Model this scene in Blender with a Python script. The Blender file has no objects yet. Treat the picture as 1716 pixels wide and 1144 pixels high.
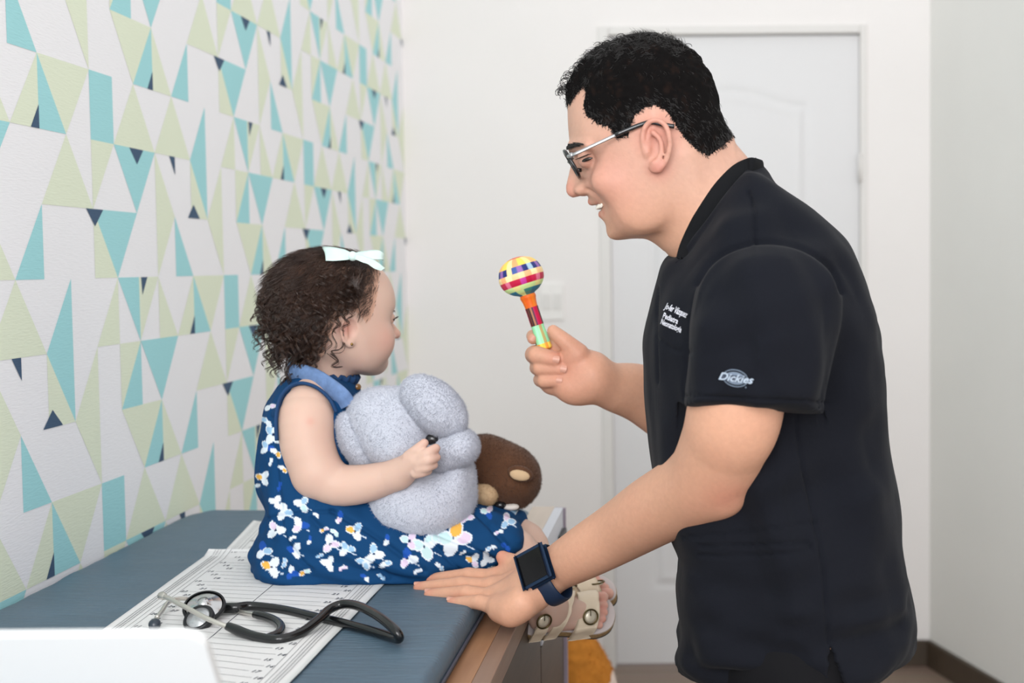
import bpy, bmesh, math, random
import numpy as np
from mathutils import Vector, Matrix
import openvdb

# ---------------------------------------------------------------- camera, light, exposure
scene = bpy.context.scene
COL = scene.collection
F_PX, CX, CY, ZC = 2100.0, 1150.0, 548.0, 1.315
def _rot(w, p, r):
    cw, sw, cp, sp, cr, sr = math.cos(w), math.sin(w), math.cos(p), math.sin(p), math.cos(r), math.sin(r)
    return (np.array([[cw, -sw, 0], [sw, cw, 0], [0, 0, 1]]) @ np.array([[1, 0, 0], [0, cp, -sp], [0, sp, cp]])
            @ np.array([[cr, 0, sr], [0, 1, 0], [-sr, 0, cr]]))
CAM = _rot(0, math.radians(-2.85), math.radians(.5))
def P(x, y, Y):
    """world point seen at photo pixel (x, y), at depth Y from the camera"""
    d = CAM @ np.array([(x - CX) / F_PX, 1.0, -(y - CY) / F_PX])
    d = d / d[1] * Y
    return np.array([d[0], d[1], d[2] + ZC])
def px(n, Y):
    return n * Y / F_PX
cd = bpy.data.cameras.new('camera'); cam = bpy.data.objects.new('camera', cd); COL.objects.link(cam)
mw = Matrix.Identity(4)
for i in range(3):
    mw[i][0] = CAM[i, 0]; mw[i][1] = CAM[i, 2]; mw[i][2] = -CAM[i, 1]
mw[2][3] = ZC
cam.matrix_world = mw
cd.sensor_width = 36; cd.lens = F_PX / 1716 * 36
cd.shift_x = (858 - CX) / 1716; cd.shift_y = -(572 - CY) / 1716
cd.clip_start = .05; cd.clip_end = 60
cd.dof.use_dof = True; cd.dof.focus_distance = 1.60; cd.dof.aperture_fstop = 4.2
scene.camera = cam

world = bpy.data.worlds.new('daylight'); scene.world = world; world.use_nodes = True
bg = world.node_tree.nodes['Background']; bg.inputs[0].default_value = (.975, .985, 1.0, 1); bg.inputs[1].default_value = 1.05
def area(name, loc, target, sx, sy, power, color=(1, 1, 1)):
    l = bpy.data.lights.new(name, 'AREA'); l.shape = 'RECTANGLE'; l.size = sx; l.size_y = sy; l.energy = power; l.color = color
    o = bpy.data.objects.new(name, l); COL.objects.link(o); o.location = loc
    o.rotation_euler = (Vector(target) - Vector(loc)).to_track_quat('-Z', 'Y').to_euler(); return o
area('window_daylight', (-.3, -1.6, 2.2), (-.1, 2.0, 1.1), 2.6, 2.0, 104, (.985, .99, 1))
area('side_window_daylight', (-1.0, -.9, 2.1), (.1, 1.6, 1.2), 1.2, 1.4, 26, (.985, .99, 1))
vs = scene.view_settings; vs.view_transform = 'Standard'; vs.look = 'None'; vs.exposure = 0.0; vs.gamma = 1.0; vs.use_curve_mapping = False

# ---------------------------------------------------------------- materials
def lin(c):
    return tuple((v / 255 / 12.92) if v / 255 <= .04045 else ((v / 255 + .055) / 1.055) ** 2.4 for v in c)
def mat(name, rgb, rough=.5, metal=0, spec=.5, noise=None, bump=None, sss=0, sheen=0, coat=0, attr=None, alpha=None, trans=0, aniso=None):
    """rgb in sRGB 0-255. noise=(scale, amount) varies the colour, bump=(scale, strength, distance)"""
    m = bpy.data.materials.new(name); m.use_nodes = True; nt = m.node_tree; N = nt.nodes; L = nt.links
    b = N['Principled BSDF']; c = lin(rgb)
    b.inputs['Base Color'].default_value = (*c, 1); b.inputs['Roughness'].default_value = rough
    b.inputs['Metallic'].default_value = metal; b.inputs['Specular IOR Level'].default_value = spec
    b.inputs['Sheen Weight'].default_value = sheen; b.inputs['Coat Weight'].default_value = coat
    b.inputs['Transmission Weight'].default_value = trans
    if sheen: b.inputs['Sheen Roughness'].default_value = .5
    if sss:
        b.inputs['Subsurface Weight'].default_value = sss
        b.inputs['Subsurface Radius'].default_value = (1, .35, .18); b.inputs['Subsurface Scale'].default_value = .006
    tc = N.new('ShaderNodeTexCoord'); src = None
    if attr:
        a = N.new('ShaderNodeAttribute'); a.attribute_name = attr; src = a.outputs['Color']
    if noise:
        n = N.new('ShaderNodeTexNoise'); n.inputs['Scale'].default_value = noise[0]; n.inputs['Detail'].default_value = 5
        L.new(tc.outputs['Object'], n.inputs['Vector'])
        mp = N.new('ShaderNodeMapRange'); mp.inputs[1].default_value = .25; mp.inputs[2].default_value = .75
        mp.inputs[3].default_value = 1 - noise[1]; mp.inputs[4].default_value = 1 + noise[1]
        L.new(n.outputs['Fac'], mp.inputs[0])
        mx = N.new('ShaderNodeVectorMath'); mx.operation = 'SCALE'
        if src is None: mx.inputs[0].default_value = c
        else: L.new(src, mx.inputs[0])
        L.new(mp.outputs[0], mx.inputs['Scale']); src = mx.outputs[0]
    if src is not None: L.new(src, b.inputs['Base Color'])
    if bump:
        n2 = N.new('ShaderNodeTexNoise'); n2.inputs['Scale'].default_value = bump[0]; n2.inputs['Detail'].default_value = 4
        L.new(tc.outputs['Object'], n2.inputs['Vector'])
        bp = N.new('ShaderNodeBump'); bp.inputs['Strength'].default_value = bump[1]; bp.inputs['Distance'].default_value = bump[2]
        L.new(n2.outputs['Fac'], bp.inputs['Height']); L.new(bp.outputs[0], b.inputs['Normal'])
    return m
def weave(m, scale, strength, stretch=(1, 1, 1), dist=.0005):
    """adds a stretched fine noise bump to a material (cloth grain, embossed paper)"""
    nt = m.node_tree; N = nt.nodes; L = nt.links; b = N['Principled BSDF']
    tc = N.new('ShaderNodeTexCoord'); mp = N.new('ShaderNodeMapping'); mp.inputs['Scale'].default_value = stretch
    n = N.new('ShaderNodeTexNoise'); n.inputs['Scale'].default_value = scale; n.inputs['Detail'].default_value = 3
    L.new(tc.outputs['Object'], mp.inputs[0]); L.new(mp.outputs[0], n.inputs['Vector'])
    bp = N.new('ShaderNodeBump'); bp.inputs['Strength'].default_value = strength; bp.inputs['Distance'].default_value = dist
    L.new(n.outputs['Fac'], bp.inputs['Height'])
    if b.inputs['Normal'].is_linked: L.new(b.inputs['Normal'].links[0].from_socket, bp.inputs['Normal'])
    L.new(bp.outputs[0], b.inputs['Normal'])
    return m

# ---------------------------------------------------------------- objects
def link(o, parent=None):
    COL.objects.link(o)
    if parent is not None: o.parent = parent
    return o
def tag(o, label=None, cat=None, group=None, kind=None):
    if label: o['label'] = label
    if cat: o['category'] = cat
    if group: o['group'] = group
    if kind: o['kind'] = kind
    return o
def thing(name, loc, label, cat, group=None):
    """an Empty at the base of a thing; parts keep world coordinates"""
    o = bpy.data.objects.new(name, None); o.empty_display_size = .05; link(o); o.location = loc
    return tag(o, label, cat, group)
def _attach(o, parent):
    if parent is not None:
        o.parent = parent
        q = parent; off = Vector((0, 0, 0))
        while q is not None: off += q.location; q = q.parent
        o.location = -off
    return o
def mesh_np(name, v, f, mats, parent=None, smooth=True, mi=None, col=None):
    """v (n,3) array in world metres; f list of index arrays (quads array and/or tris array)"""
    me = bpy.data.meshes.new(name); v = np.asarray(v, dtype=np.float32)
    fl = f if isinstance(f, (list, tuple)) and len(f) and isinstance(f[0], np.ndarray) and f[0].ndim == 2 else [np.asarray(f)]
    fl = [a for a in fl if len(a)]
    loops = np.concatenate([a.ravel() for a in fl]).astype(np.int32)
    tot = np.concatenate([np.full(len(a), a.shape[1]) for a in fl]).astype(np.int32)
    st = np.concatenate([[0], np.cumsum(tot)[:-1]]).astype(np.int32)
    me.vertices.add(len(v)); me.vertices.foreach_set('co', v.ravel())
    me.loops.add(len(loops)); me.loops.foreach_set('vertex_index', loops)
    me.polygons.add(len(tot)); me.polygons.foreach_set('loop_start', st); me.polygons.foreach_set('loop_total', tot)
    if mi is not None: me.polygons.foreach_set('material_index', np.asarray(mi, dtype=np.int32))
    me.polygons.foreach_set('use_smooth', np.full(len(tot), smooth))
    me.update(calc_edges=True); me.validate()
    for m in (mats if isinstance(mats, (list, tuple)) else [mats]): me.materials.append(m)
    if col is not None:
        a = me.color_attributes.new('Col', 'FLOAT_COLOR', 'POINT')
        c = np.ones((len(v), 4), np.float32); c[:, :3] = col; a.data.foreach_set('color', c.ravel())
    o = bpy.data.objects.new(name, me); COL.objects.link(o)
    return _attach(o, parent)
def bm_obj(name, bm, mats, parent=None, smooth=False, bevel=0, seg=2):
    if bevel:
        bmesh.ops.bevel(bm, geom=list(bm.edges), offset=bevel, segments=seg, profile=.6, affect='EDGES', clamp_overlap=True)
    bmesh.ops.recalc_face_normals(bm, faces=list(bm.faces))
    me = bpy.data.meshes.new(name); bm.to_mesh(me); bm.free()
    for m in (mats if isinstance(mats, (list, tuple)) else [mats]): me.materials.append(m)
    for p in me.polygons: p.use_smooth = smooth
    o = bpy.data.objects.new(name, me); COL.objects.link(o)
    return _attach(o, parent)
def add_box(bm, lo, hi, mi=0):
    vs_ = [bm.verts.new((x, y, z)) for x in (lo[0], hi[0]) for y in (lo[1], hi[1]) for z in (lo[2], hi[2])]
    for q in ((0, 1, 3, 2), (4, 6, 7, 5), (0, 4, 5, 1), (2, 3, 7, 6), (0, 2, 6, 4), (1, 5, 7, 3)):
        f = bm.faces.new([vs_[i] for i in q]); f.material_index = mi
def box(name, lo, hi, m, parent=None, bevel=0.0, seg=2):
    bm = bmesh.new(); add_box(bm, lo, hi); return bm_obj(name, bm, m, parent, smooth=False, bevel=bevel, seg=seg)
def prism_bm(bm, pts, axis_vec):
    """pts: 3D polygon (list), extruded by axis_vec"""
    a = [bm.verts.new(tuple(p)) for p in pts]; b = [bm.verts.new(tuple(np.array(p) + np.array(axis_vec))) for p in pts]
    bm.faces.new(a); bm.faces.new(b[::-1]); n = len(a)
    for i in range(n): bm.faces.new((a[i], b[i], b[(i + 1) % n], a[(i + 1) % n]))
def catmull(pts, n=8, closed=False):
    p = np.asarray(pts, float); m = len(p); out = []
    rng = range(m) if closed else range(m - 1)
    for i in rng:
        p0, p1, p2, p3 = (p[(i - 1) % m], p[i], p[(i + 1) % m], p[(i + 2) % m]) if closed else (p[max(i - 1, 0)], p[i], p[i + 1], p[min(i + 2, m - 1)])
        t = np.linspace(0, 1, n, endpoint=False)[:, None]
        out.append(.5 * ((2 * p1) + (-p0 + p2) * t + (2 * p0 - 5 * p1 + 4 * p2 - p3) * t ** 2 + (-p0 + 3 * p1 - 3 * p2 + p3) * t ** 3))
    out = np.concatenate(out)
    return out if closed else np.vstack([out, p[-1]])
def tube_np(path, rad, sides=10, closed=False, flat=None, up=None):
    """swept tube along path (n,3); rad scalar or (n,); flat=(a,b) cross-section scale; returns v,f"""
    p = np.asarray(path, float); n = len(p); r = np.broadcast_to(np.asarray(rad, float), (n,))
    t = (np.roll(p, -1, 0) - np.roll(p, 1, 0)) if closed else np.gradient(p, axis=0)
    t /= np.linalg.norm(t, axis=1)[:, None] + 1e-12
    u = np.array(up if up is not None else (0, 0, 1.), float)
    if up is None and abs(t[0] @ u) > .9: u = np.array([0, 1., 0])
    N_ = np.zeros_like(p)
    cur = u - t[0] * (u @ t[0]); cur /= np.linalg.norm(cur)
    for i in range(n):
        cur = (u if up is not None else cur); cur = cur - t[i] * (cur @ t[i]); cur = cur / (np.linalg.norm(cur) + 1e-12); N_[i] = cur
    B = np.cross(t, N_); a, b = flat or (1, 1)
    ang = np.linspace(0, 2 * math.pi, sides, endpoint=False)
    v = p[:, None] + r[:, None, None] * (a * np.cos(ang)[None, :, None] * B[:, None] + b * np.sin(ang)[None, :, None] * N_[:, None])
    v = v.reshape(-1, 3); i = np.arange(n if closed else n - 1); j = np.arange(sides)
    I, J = np.meshgrid(i, j, indexing='ij'); I2 = (I + 1) % n; J2 = (J + 1) % sides
    f = np.stack([I * sides + J, I * sides + J2, I2 * sides + J2, I2 * sides + J], -1).reshape(-1, 4)
    if not closed:
        c0 = len(v); v = np.vstack([v, p[0], p[-1]])
        jj = np.arange(sides); j2 = (jj + 1) % sides
        t0 = np.stack([np.full(sides, c0), j2, jj], -1); o_ = (n - 1) * sides
        t1 = np.stack([np.full(sides, c0 + 1), o_ + jj, o_ + j2], -1)
        return v, [f, np.vstack([t0, t1])]
    return v, [f]
def tube(name, path, rad, m, parent=None, sides=12, closed=False, flat=None, up=None, smooth=True):
    v, f = tube_np(path, rad, sides, closed, flat, up); return mesh_np(name, v, f, m, parent, smooth)
def lathe(name, prof, origin, axis, m, parent=None, seg=48, mi=None, smooth=True):
    """prof list of (r, h) revolved about axis through origin"""
    a = np.array(axis, float); a /= np.linalg.norm(a); e = np.array([1., 0, 0]) if abs(a[0]) < .8 else np.array([0, 1., 0])
    u = np.cross(a, e); u /= np.linalg.norm(u); w = np.cross(a, u)
    th = np.linspace(0, 2 * math.pi, seg, endpoint=False); pr = np.array(prof, float)
    v = np.array(origin)[None, None] + pr[:, 0][:, None, None] * (np.cos(th)[None, :, None] * u + np.sin(th)[None, :, None] * w) + pr[:, 1][:, None, None] * a
    n = len(pr); I, J = np.meshgrid(np.arange(n - 1), np.arange(seg), indexing='ij'); J2 = (J + 1) % seg
    f = np.stack([I * seg + J, I * seg + J2, (I + 1) * seg + J2, (I + 1) * seg + J], -1).reshape(-1, 4)
    return mesh_np(name, v.reshape(-1, 3), [f], m, parent, smooth, mi=mi)
def strands_np(pts, r0, r1=None, sides=3):
    """pts (N,n,3) strands; r0 root radius, r1 tip radius (scalars or (N,))"""
    N_, n, _ = pts.shape; r0 = np.broadcast_to(r0, (N_,)); r1 = np.broadcast_to(r0 * .15 if r1 is None else r1, (N_,))
    t = np.gradient(pts, axis=1); t /= np.linalg.norm(t, axis=2)[..., None] + 1e-12
    ref = np.where(np.abs(t[..., 2:3]) > .8, np.array([1., 0, 0]), np.array([0, 0, 1.]))
    u = np.cross(t, ref); u /= np.linalg.norm(u, axis=2)[..., None] + 1e-12; w = np.cross(t, u)
    s = np.linspace(0, 1, n)[None]; r = r0[:, None] * (1 - s ** 2) + r1[:, None] * s ** 2
    ang = np.linspace(0, 2 * math.pi, sides, endpoint=False)
    v = pts[:, :, None] + r[..., None, None] * (np.cos(ang)[None, None, :, None] * u[:, :, None] + np.sin(ang)[None, None, :, None] * w[:, :, None])
    A, I, J = np.meshgrid(np.arange(N_), np.arange(n - 1), np.arange(sides), indexing='ij'); J2 = (J + 1) % sides
    b = A * n * sides
    f = np.stack([b + I * sides + J, b + I * sides + J2, b + (I + 1) * sides + J2, b + (I + 1) * sides + J], -1).reshape(-1, 4)
    return v.reshape(-1, 3), f
def join_np(parts):
    """[(v, [f..]), ...] -> one (v, [f..])"""
    vs_, fs, o = [], {}, 0
    for v, fl in parts:
        for f in (fl if isinstance(fl, list) else [fl]):
            if len(f): fs.setdefault(f.shape[1], []).append(f + o)
        vs_.append(v); o += len(v)
    return np.vstack(vs_), [np.vstack(a) for a in fs.values()]

# ---------------------------------------------------------------- implicit surfaces (organic shapes)
_NL = np.random.RandomState(5).rand(32, 32, 32).astype(np.float32)
def noise(p, scale, seed=0):
    """smooth value noise in [-1,1] at points p (n,3), feature size = scale"""
    q = np.asarray(p) / scale + 100.3 + seed * 17.17; i = np.floor(q).astype(int); f = q - i; f = f * f * (3 - 2 * f); out = 0
    for dx in (0, 1):
        for dy in (0, 1):
            for dz in (0, 1):
                w = (f[..., 0] if dx else 1 - f[..., 0]) * (f[..., 1] if dy else 1 - f[..., 1]) * (f[..., 2] if dz else 1 - f[..., 2])
                out = out + w * _NL[(i[..., 0] + dx) % 32, (i[..., 1] + dy) % 32, (i[..., 2] + dz) % 32]
    return out * 2 - 1
def poly_sdf(u, v, poly):
    """signed distance to closed polygon on the open grid u (nu,1), v (1,nv)"""
    p = np.asarray(poly); n = len(p); u, v = np.broadcast_arrays(u, v); d = np.full(u.shape, 1e9); inside = np.zeros(u.shape, bool)
    for i in range(n):
        a, b = p[i], p[(i + 1) % n]; e = b - a; L2 = e @ e
        if L2 < 1e-16: continue
        t = np.clip(((u - a[0]) * e[0] + (v - a[1]) * e[1]) / L2, 0, 1)
        d = np.minimum(d, (u - a[0] - t * e[0]) ** 2 + (v - a[1] - t * e[1]) ** 2)
        c = ((a[1] > v) != (b[1] > v))
        if e[1] != 0: inside ^= c & (u < a[0] + (v - a[1]) * e[0] / e[1])
    d = np.sqrt(d); return np.where(inside, -d, d)
class Field:
    def __init__(s, lo, hi, h):
        s.lo = np.array(lo, float); s.h = h; n = np.ceil((np.array(hi) - s.lo) / h).astype(int) + 1
        s.ax = [(s.lo[i] + h * np.arange(n[i])).astype(np.float32) for i in range(3)]; s.d = np.full(tuple(n), .5, np.float32)
    def _sl(s, lo, hi):
        out = []
        for i in range(3):
            a = int(np.clip(math.floor((lo[i] - s.lo[i]) / s.h), 0, len(s.ax[i]))); b = int(np.clip(math.ceil((hi[i] - s.lo[i]) / s.h) + 1, 0, len(s.ax[i])))
            out.append(slice(a, b))
        return tuple(out)
    def put(s, fn, lo, hi, k=.01, op='u'):
        m = k + 4 * s.h; sl = s._sl(np.array(lo) - m, np.array(hi) + m)
        if any(q.stop <= q.start for q in sl): return
        x, y, z = s.ax[0][sl[0]][:, None, None], s.ax[1][sl[1]][None, :, None], s.ax[2][sl[2]][None, None, :]
        b = fn(x, y, z); a = s.d[sl]
        if op == 'u':
            q = np.maximum(k - np.abs(a - b), 0) / max(k, 1e-9); s.d[sl] = np.minimum(a, b) - q * q * k * .25
        elif op == 's':
            b = -b; q = np.maximum(k - np.abs(a - b), 0) / max(k, 1e-9); s.d[sl] = np.maximum(a, b) + q * q * k * .25
        elif op == 'i':
            q = np.maximum(k - np.abs(a - b), 0) / max(k, 1e-9); s.d[sl] = np.maximum(a, b) + q * q * k * .25
    def cap(s, a, b, ra, rb, k=.01, op='u', flat=None, fdir=None):
        """tapered capsule; flat<1 squashes it along fdir"""
        a = np.array(a, float); b = np.array(b, float); R_ = max(ra, rb); e = b - a; L2 = max(e @ e, 1e-12)
        if flat: fd = np.array(fdir, float); fd /= np.linalg.norm(fd)
        def fn(x, y, z):
            qx, qy, qz = x - a[0], y - a[1], z - a[2]
            t = np.clip((qx * e[0] + qy * e[1] + qz * e[2]) / L2, 0, 1)
            qx, qy, qz = qx - t * e[0], qy - t * e[1], qz - t * e[2]; l2 = qx * qx + qy * qy + qz * qz
            if flat:
                c = qx * fd[0] + qy * fd[1] + qz * fd[2]; l2 = l2 + c * c * (1 / flat ** 2 - 1)
                return (np.sqrt(l2) - (ra + (rb - ra) * t)) * (flat + 1) * .5
            return np.sqrt(l2) - (ra + (rb - ra) * t)
        s.put(fn, np.minimum(a, b) - R_, np.maximum(a, b) + R_, k, op)
    def chain(s, pts, rad, k=.01, op='u', fine=0):
        """one smooth tapering limb through pts; fine>0 rounds the path"""
        pts = np.array(pts, float); rad = np.array(rad, float)
        if fine:
            q = catmull(np.hstack([pts, rad[:, None]]), fine); pts, rad = q[:, :3], q[:, 3]
        def fn(x, y, z):
            out = None
            for a, b, ra, rb in zip(pts[:-1], pts[1:], rad[:-1], rad[1:]):
                e = b - a; L2 = max(e @ e, 1e-12); qx, qy, qz = x - a[0], y - a[1], z - a[2]
                t = np.clip((qx * e[0] + qy * e[1] + qz * e[2]) / L2, 0, 1); qx, qy, qz = qx - t * e[0], qy - t * e[1], qz - t * e[2]
                d = np.sqrt(qx * qx + qy * qy + qz * qz) - (ra + (rb - ra) * t); out = d if out is None else np.minimum(out, d)
            return out
        R_ = rad.max(); s.put(fn, pts.min(0) - R_, pts.max(0) + R_, k, op)
    def ell(s, c, r, k=.01, op='u', rot=None):
        """ellipsoid; rot = 3x3 whose columns are its axes"""
        c = np.array(c, float); r = np.array(r, float) if np.ndim(r) else np.full(3, float(r)); R_ = r.max()
        A = np.eye(3) if rot is None else np.asarray(rot)
        def fn(x, y, z):
            qx, qy, qz = x - c[0], y - c[1], z - c[2]; k0 = 0; k1 = 0
            for i in range(3):
                w = qx * A[0, i] + qy * A[1, i] + qz * A[2, i]; k0 = k0 + (w / r[i]) ** 2; k1 = k1 + (w / r[i] ** 2) ** 2
            k0 = np.sqrt(k0); return k0 * (k0 - 1) / (np.sqrt(k1) + 1e-9)
        s.put(fn, c - R_, c + R_, k, op)
    def loft(s, layers, k=.01, op='u', smooth=2, end=1.0, blur=.004):
        """layers: [(y, poly (n,2) in x,z)] sorted by y; surface blends between the outlines"""
        ys = np.array([l[0] for l in layers]); allp = np.vstack([l[1] for l in layers])
        lo = [allp[:, 0].min(), ys[0] - .03, allp[:, 1].min()]; hi = [allp[:, 0].max(), ys[-1] + .03, allp[:, 1].max()]
        def fn(x, y, z):
            D = np.stack([poly_sdf(x[:, 0, :], z[0], l[1]) for l in layers], 0).astype(np.float32)
            yy = y[0, :, 0]; yc = np.clip(yy, ys[0], ys[-1]); i = np.clip(np.searchsorted(ys, yc) - 1, 0, len(ys) - 2)
            t = ((yc - ys[i]) / (ys[i + 1] - ys[i])).astype(np.float32)
            out = D[i] * (1 - t)[:, None, None] + D[i + 1] * t[:, None, None]
            out += (np.abs(yy - yc) * end).astype(np.float32)[:, None, None]
            w = max(int(round(blur / s.h)), 0)
            for _ in range(smooth if w else 0):
                pad = np.concatenate([out[:1]] * w + [out] + [out[-1:]] * w, 0); out = sum(pad[j:j + out.shape[0]] for j in range(2 * w + 1)) / (2 * w + 1)
            return out.transpose(1, 0, 2)
        s.put(fn, lo, hi, k, op)
    def mesh(s, smooth=1, disp=None):
        g = openvdb.FloatGrid(.5); g.copyFromArray(s.d); v, q = g.convertToPolygons(isovalue=0.0)[:2] if False else g.convertToQuads(isovalue=0.0)
        v = np.asarray(v, float) * s.h + s.lo; q = np.asarray(q).astype(int)
        v = relax(v, q, smooth)
        return v, q
def relax(v, q, it, lam=.5):
    n = len(v)
    e = np.vstack([q[:, [i, (i + 1) % q.shape[1]]] for i in range(q.shape[1])]); cnt = np.bincount(e.ravel(), minlength=n).astype(float)[:, None]
    for _ in range(it):
        a = np.zeros_like(v)
        for c in range(3):
            a[:, c] = np.bincount(e[:, 0], v[e[:, 1], c], n) + np.bincount(e[:, 1], v[e[:, 0], c], n)
        v = v * (1 - lam) + lam * a / np.maximum(cnt, 1)
    return v
def normals(v, q):
    a = v[q[:, 2]] - v[q[:, 0]]; b = v[q[:, -1]] - v[q[:, 1]]; n = np.cross(a, b); out = np.zeros_like(v)
    for i in range(q.shape[1]):
        for c in range(3): out[:, c] += np.bincount(q[:, i], n[:, c], len(v))
    return out / (np.linalg.norm(out, axis=1)[:, None] + 1e-12)
def project(v):
    """photo pixel of each world point (n,3)"""
    d = (np.asarray(v) - np.array([0, 0, ZC])) @ CAM
    return np.stack([CX + F_PX * d[:, 0] / d[:, 1], CY - F_PX * d[:, 2] / d[:, 1]], 1)
def inpoly(pts, poly):
    p = np.asarray(poly, float); x, y = pts[:, 0], pts[:, 1]; ins = np.zeros(len(pts), bool)
    for i in range(len(p)):
        a, b = p[i], p[(i + 1) % len(p)]
        if a[1] == b[1]: continue
        ins ^= ((a[1] > y) != (b[1] > y)) & (x < a[0] + (y - a[1]) * (b[0] - a[0]) / (b[1] - a[1]))
    return ins
def polydist(pts, poly):
    """signed distance (negative inside) of 2D points to a closed polygon"""
    p = np.asarray(poly, float); d = np.full(len(pts), 1e9)
    for i in range(len(p)):
        a, b = p[i], p[(i + 1) % len(p)]; e = b - a; t = np.clip(((pts - a) @ e) / max(e @ e, 1e-12), 0, 1)
        d = np.minimum(d, ((pts - a - t[:, None] * e) ** 2).sum(1))
    d = np.sqrt(d); return np.where(inpoly(pts, p), -d, d)
def XZ(pts, Y):
    """pixel outline -> (x,z) outline on the plane at depth Y"""
    return np.array([P(a, b, Y)[[0, 2]] for a, b in pts])
def unit(v):
    v = np.asarray(v, float); return v / np.linalg.norm(v)
def frame(f, up=(0, 0, 1)):
    """3x3 with columns: forward f, side, up"""
    f = unit(f); s_ = unit(np.cross(up, f)); return np.stack([f, s_, np.cross(f, s_)], 1)
# ---------------------------------------------------------------- the room
XW, YB = .90, 4.04
M_wall = mat('off white painted plaster', (240, 236, 234), .85, noise=(3, .015), bump=(60, .08, .002))
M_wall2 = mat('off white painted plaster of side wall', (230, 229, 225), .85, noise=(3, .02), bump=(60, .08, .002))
M_door = mat('white door paint', (224, 223, 224), .45)
M_frame = mat('white door frame paint', (226, 223, 220), .5)
M_base = mat('dark brown wood skirting', (70, 58, 46), .5, noise=(20, .15))
M_dark = mat('black plastic', (18, 18, 20), .4)
def floor_material():
    m = mat('brown wood plank floor', (128, 108, 94), .5); nt = m.node_tree; N = nt.nodes; L = nt.links; b = N['Principled BSDF']
    tc = N.new('ShaderNodeTexCoord'); br = N.new('ShaderNodeTexBrick'); br.inputs['Scale'].default_value = 1
    br.inputs['Brick Width'].default_value = 1.2; br.inputs['Row Height'].default_value = .16; br.inputs['Mortar Size'].default_value = .002
    br.inputs['Color1'].default_value = (*lin((156, 134, 120)), 1); br.inputs['Color2'].default_value = (*lin((140, 120, 106)), 1); br.inputs['Mortar'].default_value = (*lin((60, 50, 44)), 1)
    L.new(tc.outputs['Object'], br.inputs['Vector'])
    mp = N.new('ShaderNodeMapping'); mp.inputs['Scale'].default_value = (2, 40, 1); n = N.new('ShaderNodeTexNoise'); n.inputs['Scale'].default_value = 1.5
    L.new(tc.outputs['Object'], mp.inputs[0]); L.new(mp.outputs[0], n.inputs['Vector'])
    mx = N.new('ShaderNodeMix'); mx.data_type = 'RGBA'; mx.blend_type = 'MULTIPLY'; mx.inputs[0].default_value = .35
    L.new(br.outputs[0], mx.inputs[6]); L.new(n.outputs['Color'], mx.inputs[7]); L.new(mx.outputs[2], b.inputs['Base Color']); return m
RX0 = P(1558, 600, YB)[0]                              # right corner of the back wall
RX1 = RX0 + .311 * (YB + 1.2)                          # the right wall swings outward towards the camera
bm = bmesh.new(); prism_bm(bm, [(-XW - .1, -1.2, -.1), (RX1 + .1, -1.2, -.1), (RX1 + .1, YB + .1, -.1), (-XW - .1, YB + .1, -.1)], (0, 0, .1))
tag(bm_obj('floor', bm, floor_material()), kind='structure')
# back wall with the door opening left out
DX0, DX1 = P(1019, 600, YB)[0], P(1449, 600, YB)[0]; DZ = P(1225, 52, YB)[2]
bm = bmesh.new(); add_box(bm, (-XW - .1, YB, 0), (DX0, YB + .1, 2.7)); add_box(bm, (DX1, YB, 0), (RX0 + .1, YB + .1, 2.7)); add_box(bm, (DX0, YB, DZ), (DX1, YB + .1, 2.7))
tag(bm_obj('wall_back', bm, M_wall), kind='structure')
n_ = unit((1, .311, 0)) * .1
bm = bmesh.new(); prism_bm(bm, [(RX0, YB, 0), (RX1, -1.2, 0), (RX1 + n_[0], -1.2 + n_[1], 0), (RX0 + n_[0], YB + n_[1], 0)], (0, 0, 2.7))
tag(bm_obj('wall_right', bm, M_wall2), kind='structure')
n2 = -unit((1, .311, 0)) * .015
bm = bmesh.new(); prism_bm(bm, [(RX0, YB, 0), (RX0 + n2[0], YB + n2[1], 0), (RX1 + n2[0], -1.2, 0), (RX1, -1.2, 0)], (0, 0, .085))
tag(bm_obj('baseboard_right', bm, M_base), kind='structure')
tag(box('baseboard_back', (DX1 + .05, YB - .015, 0), (RX0 - .012, YB, .085), M_base), kind='structure')
tag(box('baseboard_left', (-XW, YB - .015, 0), (DX0 - .05, YB, .085), M_base), kind='structure')
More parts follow.
